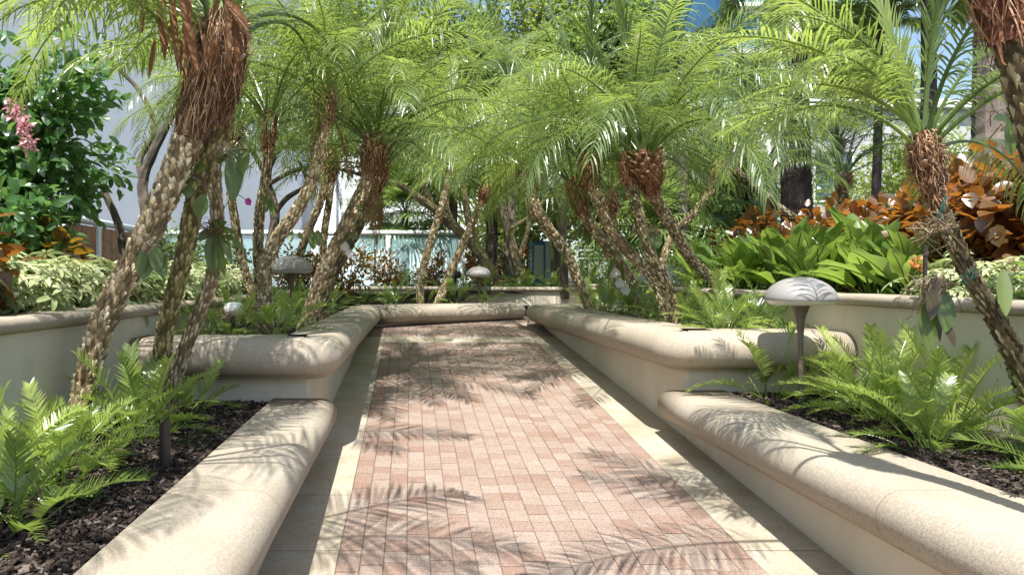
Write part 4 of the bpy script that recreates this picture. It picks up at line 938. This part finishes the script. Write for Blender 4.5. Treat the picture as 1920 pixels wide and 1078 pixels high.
for i, (x, y, z, rad, mt, lab) in enumerate(BT):
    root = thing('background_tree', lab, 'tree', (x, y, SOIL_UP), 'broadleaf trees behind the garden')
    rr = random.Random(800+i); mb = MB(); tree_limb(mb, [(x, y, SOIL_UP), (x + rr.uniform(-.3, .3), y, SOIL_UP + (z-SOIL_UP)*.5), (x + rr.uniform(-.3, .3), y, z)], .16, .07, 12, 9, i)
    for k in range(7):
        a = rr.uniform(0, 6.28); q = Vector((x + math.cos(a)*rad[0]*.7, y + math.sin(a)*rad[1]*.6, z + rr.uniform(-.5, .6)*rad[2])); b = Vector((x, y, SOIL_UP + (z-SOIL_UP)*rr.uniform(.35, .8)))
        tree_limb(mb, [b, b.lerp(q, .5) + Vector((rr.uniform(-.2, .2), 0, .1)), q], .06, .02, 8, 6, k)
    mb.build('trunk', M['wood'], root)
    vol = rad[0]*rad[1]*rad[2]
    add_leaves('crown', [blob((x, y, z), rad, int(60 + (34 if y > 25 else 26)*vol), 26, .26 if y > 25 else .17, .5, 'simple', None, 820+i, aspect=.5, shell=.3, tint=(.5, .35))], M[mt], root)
# clipped hedge mounds behind the copper shrubs on the right, and undergrowth
for i, (x, y, z, rad, lab, mt) in enumerate((
    (6.7, 11.0, SOIL_UP, (1.3, .8, .62), 'small leaved light green hedge behind the copper shrubs', 'broad_lit'), (8.6, 11.2, SOIL_UP, (1.3, .8, .72), 'small leaved hedge right of the twin stemmed palm', 'broad_lit'),
    (10.4, 10.6, SOIL_UP, (1.2, .8, 1.0), 'pale hedge behind the grey ringed trunk', 'broad_lit'), (4.9, 11.4, SOIL_UP, (.9, .7, .6), 'dark undergrowth shrub behind the leaning dark palm', 'broad'),
    (3.5, 12.4, SOIL_UP, (.7, .6, .45), 'low shrub on the terrace right of the back wall', 'broad'), (.0, 12.4, SOIL_UP, (.5, .4, .2), 'low dark shrub at the foot of the glass fence', 'broad'), (4.2, 9.6, SOIL_UP, (.6, .6, .42), 'light green shrub at the end of the broad leaved row', 'broad_lit'))):
    shrub('hedge_shrub', lab, x, y, z, rad, int(rad[0]*rad[2]*340 + 60), 16, .055, 'simple', mt, 860+i, aspect=.5, group='hedge shrubs behind the garden', clump_r=.13, lift=.8)
# bronze shrubs before the glass fence
for i, (px, py, Yd, rpx, rz_, lab) in enumerate(((560, 510, 9.2, 60, .34, 'bronze leaved shrub behind the left mushroom lamp'), (650, 505, 10.0, 58, .36, 'bronze leaved shrub before the glass fence with a white flower above'), (722, 512, 11.9, 36, .34, 'small bronze shrub alone before the shuttered window'), (815, 508, 11.9, 34, .36, 'dark bronze shrub behind the two slim palms'), (330, 500, 8.2, 70, .4, 'dark shrub low behind the left near palms'), (420, 520, 8.0, 60, .35, 'shaded shrub behind the strap leaved orchid'))):
    p = W(px, py, Yd); rx = rpx*Yd/F
    shrub('bronze_shrub', lab, p.x, p.y, SOIL_UP if Yd > 8.9 or px < 430 else SOIL_HIGH, (rx, .35, rz_), int(90*rx/.45), 8, .085, 'oval', 'bronze' if i < 4 else 'broad', 880+i, aspect=.5, group='bronze shrubs along the fence', clump_r=.10, lift=1.0, tint=(.35, .45))

# ------------------------------------------------------------------ lamps
def lamp(label, p, base_z, dome_w, seed, tilt=0):
    x, y, zr = p; r = dome_w/2; root = thing('mushroom_lamp', label, 'garden lamp', (x, y, base_z), 'mushroom path lamps'); H = zr - base_z
    d = MB(); n = 40; out = [(r*math.sin(a), (.70*r*math.cos(a))) for a in [math.pi/2*k/12 for k in range(1, 13)]]
    prof = [(.001, .70*r)] + out + [(r*.985, -.004)]; d.lathe(prof[::-1], n, 0, .5, (x, y, zr)); dome = d.build('dome', M['lamp_metal'], root, True)
    d = MB(); d.lathe([(r*.985, -.002), (r*.86, -.026), (r*.6, -.038), (r*.36, -.040), (r*.36, .0), (r*.95, .0)] if False else [(r*.985, -.003), (r*.84, -.030), (r*.80, -.028), (r*.94, .0)] + [(r*.975*math.sin(a), .60*r*math.cos(a) - .003) for a in [math.pi/2*k/10 for k in range(10, 0, -1)]] + [(.001, .595*r)], n, 0, .5, (x, y, zr)); d.build('dome_lining', M['lamp_white'], root, True)
    s = MB(); s.lathe([(.0, 0), (r*.21, 0), (r*.21, .05), (0, .05)], 4, 0, .5, (x, y, base_z)); s.build('foot', M['black'], root)
    s = MB(); s.lathe([(r*.075, .04), (r*.075, H*.58), (r*.088, H*.68), (r*.13, H*.82), (r*.24, H*.93), (r*.33, H*1.0 - .012), (r*.30, H*1.0 - .012), (0, H*.95)], 24, 0, .5, (x, y, base_z)); s.build('stem', M['lamp_stem'], root, True)
    b = MB(); b.lathe([(0, -.01), (r*.16, -.01), (r*.18, r*.22), (r*.1, r*.42), (0, r*.44)], 16, 0, .5, (x, y, zr)); b.build('bulb_glass', M['lamp_white'], root, True)
    k = MB()
    for a in (.6, 2.6, 4.7): k.box((-.006, -.003, -.02), (.006, .003, r*.35), 0, .5, Matrix.Translation((x + r*.27*math.cos(a), y + r*.27*math.sin(a), zr)))
    k.build('bracket', M['lamp_stem'], root)
p = W(1501, 562, 4.2); lamp('large mushroom lamp with a weathered grey dome standing before the right bench corner', (p.x, p.y, p.z), SOIL_LOW + .02, .40, 1)
p = W(547, 507, 7.0); lamp('mushroom lamp between palm trunks in the raised left planter', (p.x, p.y, p.z), SOIL_HIGH, .437, 2)
p = W(897, 516, 10.6); lamp('small looking mushroom lamp farthest away before the back wall', (p.x, p.y, p.z), SOIL_HIGH, .39, 3)
# spotlight tube in the left bed
def spot(label, px, py_b, py_t, Yd, w, head=None):
    b, t = W(px, py_b, Yd), W(px - 3, py_t, Yd); r = w/2*Yd/F; root = thing('garden_spotlight', label, 'spotlight', b)
    m = MB(); m.tube([b, b.lerp(t, .12)], r*.72, 16, 0); m.build('stake', M['grey_plastic'], root, False)
    m = MB(); m.tube([b.lerp(t, .10), b.lerp(t, .13), b.lerp(t, .131), b.lerp(t, .9)], [r*.9, r*.95, r, r], 20, 0); m.build('housing', M['dark_tube'], root)
    m = MB(); q = b.lerp(t, .9); fr = frames([b, t]); A, B = fr[0][2], fr[0][3]; v = []; n = 20
    for j in range(n):
        a = 2*math.pi*j/n; o = (A*math.cos(a) + B*math.sin(a))*r; v += [q + o, q + o + (t-b).normalized()*(.022 + .02*math.cos(a + 1.2))]
    m.add(v, [(2*j, 2*((j+1) % n), 2*((j+1) % n)+1, 2*j+1) for j in range(n)]); m.build('hood', M['dark_tube'], root)
spot('black spotlight tube with a pale foot standing in mulch at lower left', 311, 885, 790, 2.82, 20)
root = thing('path_light', 'short dark post with a pale domed top wrapped in dry roots', 'path light', W(441, 650, 4.75))
m = MB(); a, b = W(441, 650, 4.75), W(439, 592, 4.75); m.tube([a, b], .024, 12); m.build('post', M['dark_tube'], root)
m = MB(); q = W(438, 578, 4.75); m.lathe([(.0, -.06), (.05, -.05), (.07, 0), (.055, .035), (0, .045)], 18, 0, .5, tuple(q)); m.build('head', M['lamp_white'], root, True)
m = MB(); rr = random.Random(9)
for k in range(70):
    a = rr.uniform(0, 6.28); p0 = q + Vector((math.cos(a)*.06, math.sin(a)*.06, rr.uniform(-.07, 0))); m.tube(smooth_path([p0, p0 + Vector((rr.uniform(-.05, .05), rr.uniform(-.05, .05), rr.uniform(-.03, .03))), p0 + Vector((rr.uniform(-.08, .08), rr.uniform(-.06, .06), rr.uniform(-.07, .02)))], 5), .0022, 4, 0, rr.uniform(.3, .9))
m.build('root_tangle', M['root'], root)
for (px, y0, y1, Yd, lab) in ((603, 635, 560, 6.2, 'thin dark post in shade behind the left bench corner'), (703, 540, 470, 11.5, 'thin dark green stake before the glass fence')):
    root = thing('stake', lab, 'stake', W(px, y0, Yd)); m = MB(); m.tube([W(px, y0, Yd), W(px, y1, Yd)], .014, 8); m.build('post', M['black'], root)
    m = MB(); m.tube([W(px, y1, Yd), W(px, y1-3, Yd)], .018, 8); m.build('tip', M['black'], root)
root = thing('irrigation_riser', 'dark green riser pipe above the wall beside the hanging orchid', 'pipe', W(1733, 570, 3.75)); m = MB(); m.tube([W(1733, 572, 3.75), W(1735, 480, 3.75)], .011, 10); m.build('pipe', M['dark_tube'], root)
m = MB(); m.tube([W(1735, 480, 3.75), W(1735, 470, 3.75), W(1735, 469, 3.75), W(1735, 460, 3.75)], [.015, .015, .010, .008], 10); m.build('nozzle', M['dark_tube'], root)
root = thing('floodlight', 'small dark floodlight at the end of the glass fence', 'floodlight', W(853, 530, 11.5)); m = MB(); m.tube([W(853, 532, 11.5), W(853, 522, 11.5)], .02, 8); m.build('bracket', M['black'], root)
m = MB(); q = W(856, 516, 11.5); m.lathe([(0, -.06), (.06, -.05), (.085, .02), (.06, .07), (0, .08)], 14, 0, .5, tuple(q)); m.build('housing', M['dark_tube'], root, True)

# ------------------------------------------------------------------ orchids
def orchid(label, Yd, leaves, flowers=(), roots=20, root_c=None, red=False):
    c = W(*(root_c or leaves[0][:2]), Yd); root = thing('orchid', label, 'orchid', c, 'orchids tied to the palm trunks'); rr = random.Random(int(c.x*1000) & 999)
    for (x0, y0, x1, y1, wpx, tnt) in leaves:
        a, b = W(x0, y0, Yd + rr.uniform(-.02, .02)), W(x1, y1, Yd - rr.uniform(.0, .08)); m = MB()
        blade(m, a, b-a, (rr.uniform(-.5, .5), -1, .3), (b-a).length, wpx*Yd/F*1.08, .05, rr, 0, tnt, seg=9, cup=.18, taper=.06); o = m.build('leaf', M['orchid_red'] if red and tnt < .4 else M['orchid'], root, True)
    if roots:
        m = MB()
        for k in range(roots):
            p0 = c + Vector((rr.uniform(-.03, .03), rr.uniform(-.02, .04), rr.uniform(-.03, .03))); m.tube(smooth_path([p0, p0 + Vector((rr.uniform(-.07, .07), rr.uniform(-.04, .03), rr.uniform(-.05, .05))), p0 + Vector((rr.uniform(-.11, .11), rr.uniform(-.03, .05), rr.uniform(-.12, .04)))], 6), rr.uniform(.0011, .0021), 4, 0, rr.uniform(.0, .7))
        m.build('aerial_roots', M['root'], root)
    for (x, y, s, mt) in flowers:
        q = W(x, y, Yd - .06); m = MB()
        for k in range(5):
            a = k*1.2566 + .3; blade(m, q, (math.cos(a), -.25, math.sin(a)), (0, -1, 0), s*.8*Yd/F*rr.uniform(.7, 1.1), s*.75*Yd/F, .9, rr, 0, rr.uniform(.2, .9), seg=4, cup=.5, taper=.1)
        m.build('flower', M[mt], root, True)
        m = MB(); m.tube(smooth_path([c, c.lerp(q, .55) + Vector((0, -.02, abs(q.x - c.x)*.35 + .03)), q + Vector((0, .01, 0))], 8), .0022, 5, 0, .4); m.build('flower_stem', M['orchid'], root)
orchid('orchid with large hanging leaves on the right of the left near palms', 3.5, [(440, 275, 437, 378, 32, .5), (455, 275, 456, 325, 26, .35), (425, 290, 412, 308, 20, .3), (440, 285, 462, 300, 20, .4), (420, 290, 430, 300, 16, .4)], root_c=(432, 282))
orchid('orchid with two oval leaves on the knobbly palm trunk', 3.25, [(292, 464, 296, 512, 24, .75), (288, 474, 266, 523, 24, .7), (270, 470, 262, 518, 26, .85), (300, 470, 308, 525, 20, .5)], root_c=(285, 462))
orchid('strap leaved orchid tied to the slim pale palm trunk', 3.65, [(395, 440, 398, 510, 24, .8), (402, 440, 424, 520, 18, .9), (408, 435, 436, 490, 16, .7), (392, 432, 372, 450, 16, .6), (408, 430, 440, 436, 14, .8), (405, 428, 462, 470, 14, .9), (398, 432, 410, 410, 14, .6), (404, 430, 425, 415, 12, .8), (400, 440, 408, 525, 14, .6)], flowers=((466, 378, 12, 'magenta_petal'),), roots=50, root_c=(402, 432))
orchid('orchid leaves between the two thick near trunks', 3.45, [(358, 335, 352, 372, 28, .3), (365, 318, 385, 312, 20, .3), (382, 365, 372, 410, 26, .3)], roots=30, root_c=(365, 330))
orchid('hanging orchid with long drooping brown green leaves on the leaning right palm', 2.75, [(1735, 560, 1742, 658, 32, .75), (1752, 560, 1762, 640, 22, .3), (1772, 545, 1770, 622, 42, .7), (1765, 590, 1790, 650, 20, .3), (1752, 515, 1745, 600, 26, .1), (1762, 520, 1768, 570, 16, .3), (1745, 540, 1770, 548, 18, .1)], roots=50, root_c=(1757, 535), red=True)
orchid('bare dry orchid roots bound with green twine below the shaggy palm head', 2.8, [(1765, 430, 1768, 445, 10, .6)], roots=55, root_c=(1757, 425))
orchid('orchid with one big oval leaf near the top right trunk', 2.45, [(1896, 215, 1892, 292, 34, .45), (1890, 220, 1862, 222, 16, .3), (1880, 505, 1886, 592, 22, .75)], roots=12, root_c=(1905, 225))
orchid('orchid with a pink flower on the palm leaning left in the right bed', 7.2, [(1100, 425, 1103, 462, 14, .8), (1092, 420, 1075, 452, 9, .6), (1080, 425, 1070, 405, 12, .8), (1032, 455, 1036, 490, 8, .5), (1060, 460, 1052, 500, 7, .4)], flowers=((1136, 478, 9, 'pink_petal'), (1083, 465, 6, 'white_petal')), root_c=(1092, 425), roots=30)
orchid('orchid with yellow green leaves on the trunk below the broadest spiky head', 5.75, [(1220, 435, 1196, 462, 16, .9), (1228, 436, 1234, 466, 20, 1.0), (1222, 435, 1214, 470, 14, .8), (1226, 432, 1240, 440, 12, .5)], root_c=(1224, 434), roots=30)
orchid('small orchid with two short green leaves on the reddish headed palm', 5.8, [(1175, 362, 1158, 358, 7, .5), (1183, 365, 1185, 380, 9, .6), (1165, 366, 1163, 385, 9, .6)], root_c=(1176, 362), roots=8)
orchid('orchid with big white petals low among the right palm trunks', 6.6, [(1150, 480, 1140, 520, 8, .5), (1165, 495, 1168, 525, 9, .7)], flowers=((1152, 512, 15, 'white_petal'), (1160, 530, 14, 'white_petal'), (1172, 543, 13, 'white_petal')), root_c=(1160, 495), roots=24)
orchid('orchid leaves on the fork of the golden palm', 5.0, [(585, 432, 588, 468, 16, .6), (595, 432, 598, 462, 16, .5), (560, 436, 566, 448, 10, .8), (548, 432, 545, 455, 9, .8)], root_c=(582, 432), roots=14)
orchid('white flowered orchid on the thick palm with the shaggy head', 5.6, [(651, 432, 648, 452, 12, .5), (655, 436, 670, 448, 8, .5)], flowers=((648, 462, 13, 'white_petal'), (656, 474, 12, 'white_petal')), root_c=(650, 430), roots=10)
orchid('small orchid leaves halfway up the thick palm with the shaggy head', 5.6, [(667, 375, 668, 400, 10, .7), (672, 375, 676, 398, 8, .6)], root_c=(668, 376), roots=6)
orchid('two orchid leaves on the upright trunk left of the golden palm', 5.2, [(498, 368, 500, 398, 12, .6), (508, 372, 512, 405, 12, .4)], root_c=(500, 366), roots=8)
orchid('yellow leaved orchid on the pale palm behind the far bench', 10.4, [(892, 392, 888, 408, 8, .9), (902, 398, 902, 420, 8, .9)], flowers=((883, 441, 5, 'white_petal'),), root_c=(895, 392), roots=6)
# twine on the right palm
m = MB(); tw = thing('twine', 'green blue twine wound round the leaning right palm', 'twine', W(1765, 400, 2.85))
for (x0, y0, x1, y1) in ((1772, 365, 1750, 415), (1774, 368, 1754, 418), (1750, 415, 1795, 400), (1812, 500, 1800, 530), (1830, 498, 1798, 520), (1826, 505, 1806, 535), (1800, 528, 1835, 512)):
    a, b = W(x0, y0, 2.83), W(x1, y1, 2.83); m = MB(); m.tube(smooth_path([a, a.lerp(b, .5) + Vector((0, -.012, -.006)), b], 6), .0019, 5); m.build('strand', M['twine'], tw)
pass

# ------------------------------------------------------------------ fences and buildings
YF = 13.2; XF = -4.75
root = thing('glass_fence', 'pale framed glass fence crossing behind the left palms', 'fence', (XF, YF, SOIL_UP)); ztop = W(0, 437, YF).z
x_end = W(867, 0, YF).x; m = MB(); m.tube([(XF, YF, ztop), (x_end, YF, ztop)], .055, 14); m.tube([(x_end, YF, ztop), (x_end + .05, YF + 4, ztop)], .055, 14); m.build('top_rail', M['rail'], root, True)
xs = [XF + (x_end - XF)*k/4 for k in range(5)]
for k, x in enumerate(xs):
    m = MB(); m.box((x-.045, YF-.045, SOIL_UP-.3), (x+.045, YF+.045, ztop-.05)); m.build('post', M['rail'], root)
    if k < 4: m = MB(); m.box((x+.07, YF-.006, SOIL_UP+.05), (xs[k+1]-.07, YF+.006, ztop-.07)); m.build('glass_pane', M['glass'], root)
m = MB(); m.box((x_end-.004, YF+.08, SOIL_UP+.05), (x_end+.008, YF+3.9, ztop-.07)); m.build('glass_pane', M['glass'], root)
root = thing('wooden_fence', 'orange brown board fence under a white rail at the left', 'fence', (XF, 7, SOIL_UP)); zt = 2.33
m = MB(); m.tube([(XF, 6.5, zt), (XF, YF-.1, zt)], .055, 14); m.build('top_rail', M['rail'], root, True)
for k in range(6):
    y = 6.6 + k*1.25
    m = MB(); m.box((XF-.04, y-.05, SOIL_UP-.2), (XF+.04, y+.05, zt-.05)); m.build('post', M['rail'], root)
    m = MB()
    for q in range(8): m.box((XF-.012, y+.07+q*.14, SOIL_UP-.1), (XF+.006+.004*(q % 2), y+.07+q*.14+.132, zt-.075))
    m.build('board_panel', M['fence_wood'], root)
# left building: long pale wall, angled to catch grazing sun, and a white block behind the glass fence
def window(root, x0, x1, z0, z1, y, louvre=True, mat=None):
    fr = MB()
    for lo, hi in (((x0-.06, y-.05, z0-.06), (x1+.06, y, z0)), ((x0-.06, y-.05, z1), (x1+.06, y, z1+.06)), ((x0-.06, y-.05, z0), (x0, y, z1)), ((x1, y-.05, z0), (x1+.06, y, z1)), (((x0+x1)/2-.025, y-.045, z0), ((x0+x1)/2+.025, y, z1))): fr.box(lo, hi)
    f = fr.build('window', M['white_paint'], root)
    p = MB(); p.box((x0, y-.012, z0), (x1, y-.004, z1)); p.build('pane', M['pane_dark'], f).matrix_parent_inverse = Matrix()
    if louvre:
        s = MB(); z = z0 + .03
        while z < z1 - .03:
            for (a, b) in ((x0+.01, (x0+x1)/2-.03), ((x0+x1)/2+.03, x1-.01)):
                s.box((a, -.004, -.018), (b, .004, .018), 0, .5, Matrix.Translation((0, y-.03, z)) @ Quaternion((1, 0, 0), .75).to_matrix().to_4x4())
            z += .058
        s.build('shutter', M['shutter'], f).matrix_parent_inverse = Matrix()
root = thing('apartment_building', 'pale blue stucco building wall rising at the left', 'building', (-6.4, 8, SOIL_UP))
BR_ = Matrix.Translation((-7.9, 5.0, 0)) @ Quaternion((0, 0, 1), -R(21)).to_matrix().to_4x4()
m = MB(); m.box((-6, -3.0, -.6), (0, 14.0, 9.5), M=BR_); m.build('wall', M['stucco_blue'], root)
m = MB(); m.box((-6.2, -3.2, 9.5), (.2, 14.2, 9.8), M=BR_); m.build('roof', M['stucco_white'], root)
root = thing('shuttered_building', 'white building with louvred shutters behind the glass fence', 'building', (-3, 19, SOIL_UP))
m = MB(); m.box((-6.2, 19.0, -.6), (2.4, 25.0, 6.0)); m.build('wall', M['stucco_white'], root)
m = MB(); m.box((-2.55, 18.75, -.6), (-2.05, 18.998, 5.9)); m.box((-1.35, 18.85, -.6), (-1.1, 18.998, 5.9)); m.build('pilaster', M['stucco_white'], root)
m = MB(); m.box((-6.35, 18.7, 6.0), (2.6, 25.2, 6.25)); m.build('roof', M['stucco_white'], root)
for (px0, px1, py0, py1) in ((722, 757, 455, 505), (722, 757, 398, 434), (820, 852, 455, 505), (820, 852, 398, 434), (640, 675, 398, 434)):
    a, b = W(px0, py1, 19), W(px1, py0, 19); window(root, a.x, b.x, a.z, b.z, 19.0)
# right grey wall building and tower
root = thing('grey_building', 'low grey building wall glimpsed behind the right palms', 'building', (14, 24, SOIL_UP))
m = MB(); m.box((9.5, 24, -.6), (26, 30, 7.4)); m.build('wall', M['stucco_grey'], root)
m = MB(); m.box((9.2, 23.7, 7.4), (26.2, 30.3, 7.7)); m.build('roof', M['stucco_white'], root)
for k, xw in enumerate((11.2, 14.2, 17.4, 19.0, 21.5)): window(root, xw, xw+1.3, 4.2, 5.9, 24.0, False)
root = thing('glass_tower', 'blue glass apartment tower at the top right', 'building', (26, 48, -.6))
m = MB(); m.box((22.5, 48, -.6), (33, 62, 60)); m.build('wall', M['tower_glass'], root)
for k in range(16):
    z = 4 + k*3.2; m = MB(); m.box((22, 46.6, z), (33.5, 47.99, z+.28)); b = m.build('balcony', M['white_paint'], root)
    m = MB(); m.box((22.1, 46.62, z+.28), (33.4, 46.66, z+1.25)); m.build('balustrade', M['glass'], b).matrix_parent_inverse = Matrix()
m = MB()
for k in range(7): m.box((22.6+k*1.7, 47.9, -.5), (22.72+k*1.7, 47.995, 59))
m.build('mullions', M['white_paint'], root)

# small colourful things glimpsed at the path end
root = thing('vending_cabinet', 'blue and white cabinet glimpsed between trunks at the path end', 'cabinet', W(1018, 500, 16)); a, b = W(998, 500, 16), W(1022, 452, 16)
m = MB(); m.box((a.x, 16, SOIL_UP-.1), (b.x, 16.5, b.z)); m.build('body', M['blue_paint'], root); m = MB(); m.box((b.x+.01, 16, SOIL_UP-.1), (b.x+.25, 16.5, b.z)); m.build('side_panel', M['white_paint'], root)
m = MB(); m.box((a.x+.04, 15.985, SOIL_UP+.2), (b.x-.04, 15.998, b.z-.1)); m.build('door', M['white_paint'], root)
for i, (px, py, rx, lab) in enumerate(((905, 475, .45, 'orange flowering shrub left of the dark fibrous trunk'), (965, 480, .3, 'small orange flowering shrub right of the dark fibrous trunk'))):
    p = W(px, py, 14.5); root = shrub('flowering_shrub', lab, p.x, p.y, SOIL_UP, (rx, .35, .5), 40, 10, .12, 'oval', 'broad', 900+i, aspect=.5, clump_r=.14, lift=.9)
    add_leaves('flowers', [blob((p.x, p.y-.1, SOIL_UP+.5), (rx, .35, .5), 30, 9, .10, .10, 'oval', None, 930+i, aspect=.7, shell=.8)], M['orange_petal'], root)
root = thing('poolside_bench', 'white slatted bench glimpsed behind the right palm trunks', 'bench', W(1115, 490, 14.5)); a, b = W(1085, 485, 14.5), W(1150, 455, 14.5)
for k in range(4): m = MB(); m.box((a.x, 14.5, a.z + .02 + k*.09), (b.x, 14.53, a.z + .075 + k*.09)); m.build('back_slat', M['white_paint'], root)
m = MB(); m.box((a.x, 14.02, a.z-.06), (b.x, 14.5, a.z-.02)); m.build('seat', M['white_paint'], root)
for x in (a.x+.03, b.x-.09):
    for y in (14.05, 14.44): m = MB(); m.box((x, y, SOIL_UP-.05), (x+.06, y+.055, a.z-.06)); m.build('leg', M['white_paint'], root)
# orange flower above the right wall
root = thing('flower', 'single orange flower beside the riser pipe above the right wall', 'flower', W(1723, 555, 3.9)); m = MB(); m.tube([W(1723, 556, 3.9), W(1725, 495, 3.9)], .003, 5, 0, .6); m.build('stem', M['orchid'], root)
add_leaves('petals', [blob(W(1725, 492, 3.9), (.03, .03, .025), 8, 5, .03, .015, 'oval', None, 77, aspect=.6)], M['orange_petal'], root)
# little sprout and twigs in the near beds
root = thing('seedling', 'thin seedling standing in the mulch left of the right lamp', 'plant', (1.42*4.25/F*0 + W(1411, 0, 4.2).x, 4.2, SOIL_LOW)); q = root.location; m = MB(); m.tube([q, q + Vector((.0, 0, .2))], .0018, 5); m.build('stem', M['orchid'], root)
m = MB(); rr = random.Random(3)
for k, a in enumerate((0, 2.2, 3.5, 5, 1)): blade(m, q + Vector((0, 0, .12 + .02*k)), (math.cos(a), math.sin(a)*.4, .3), (0, 0, 1), .055, .018, .3, rr, 0, .6, seg=4)
m.build('leaf', M['coontie'], root, True)
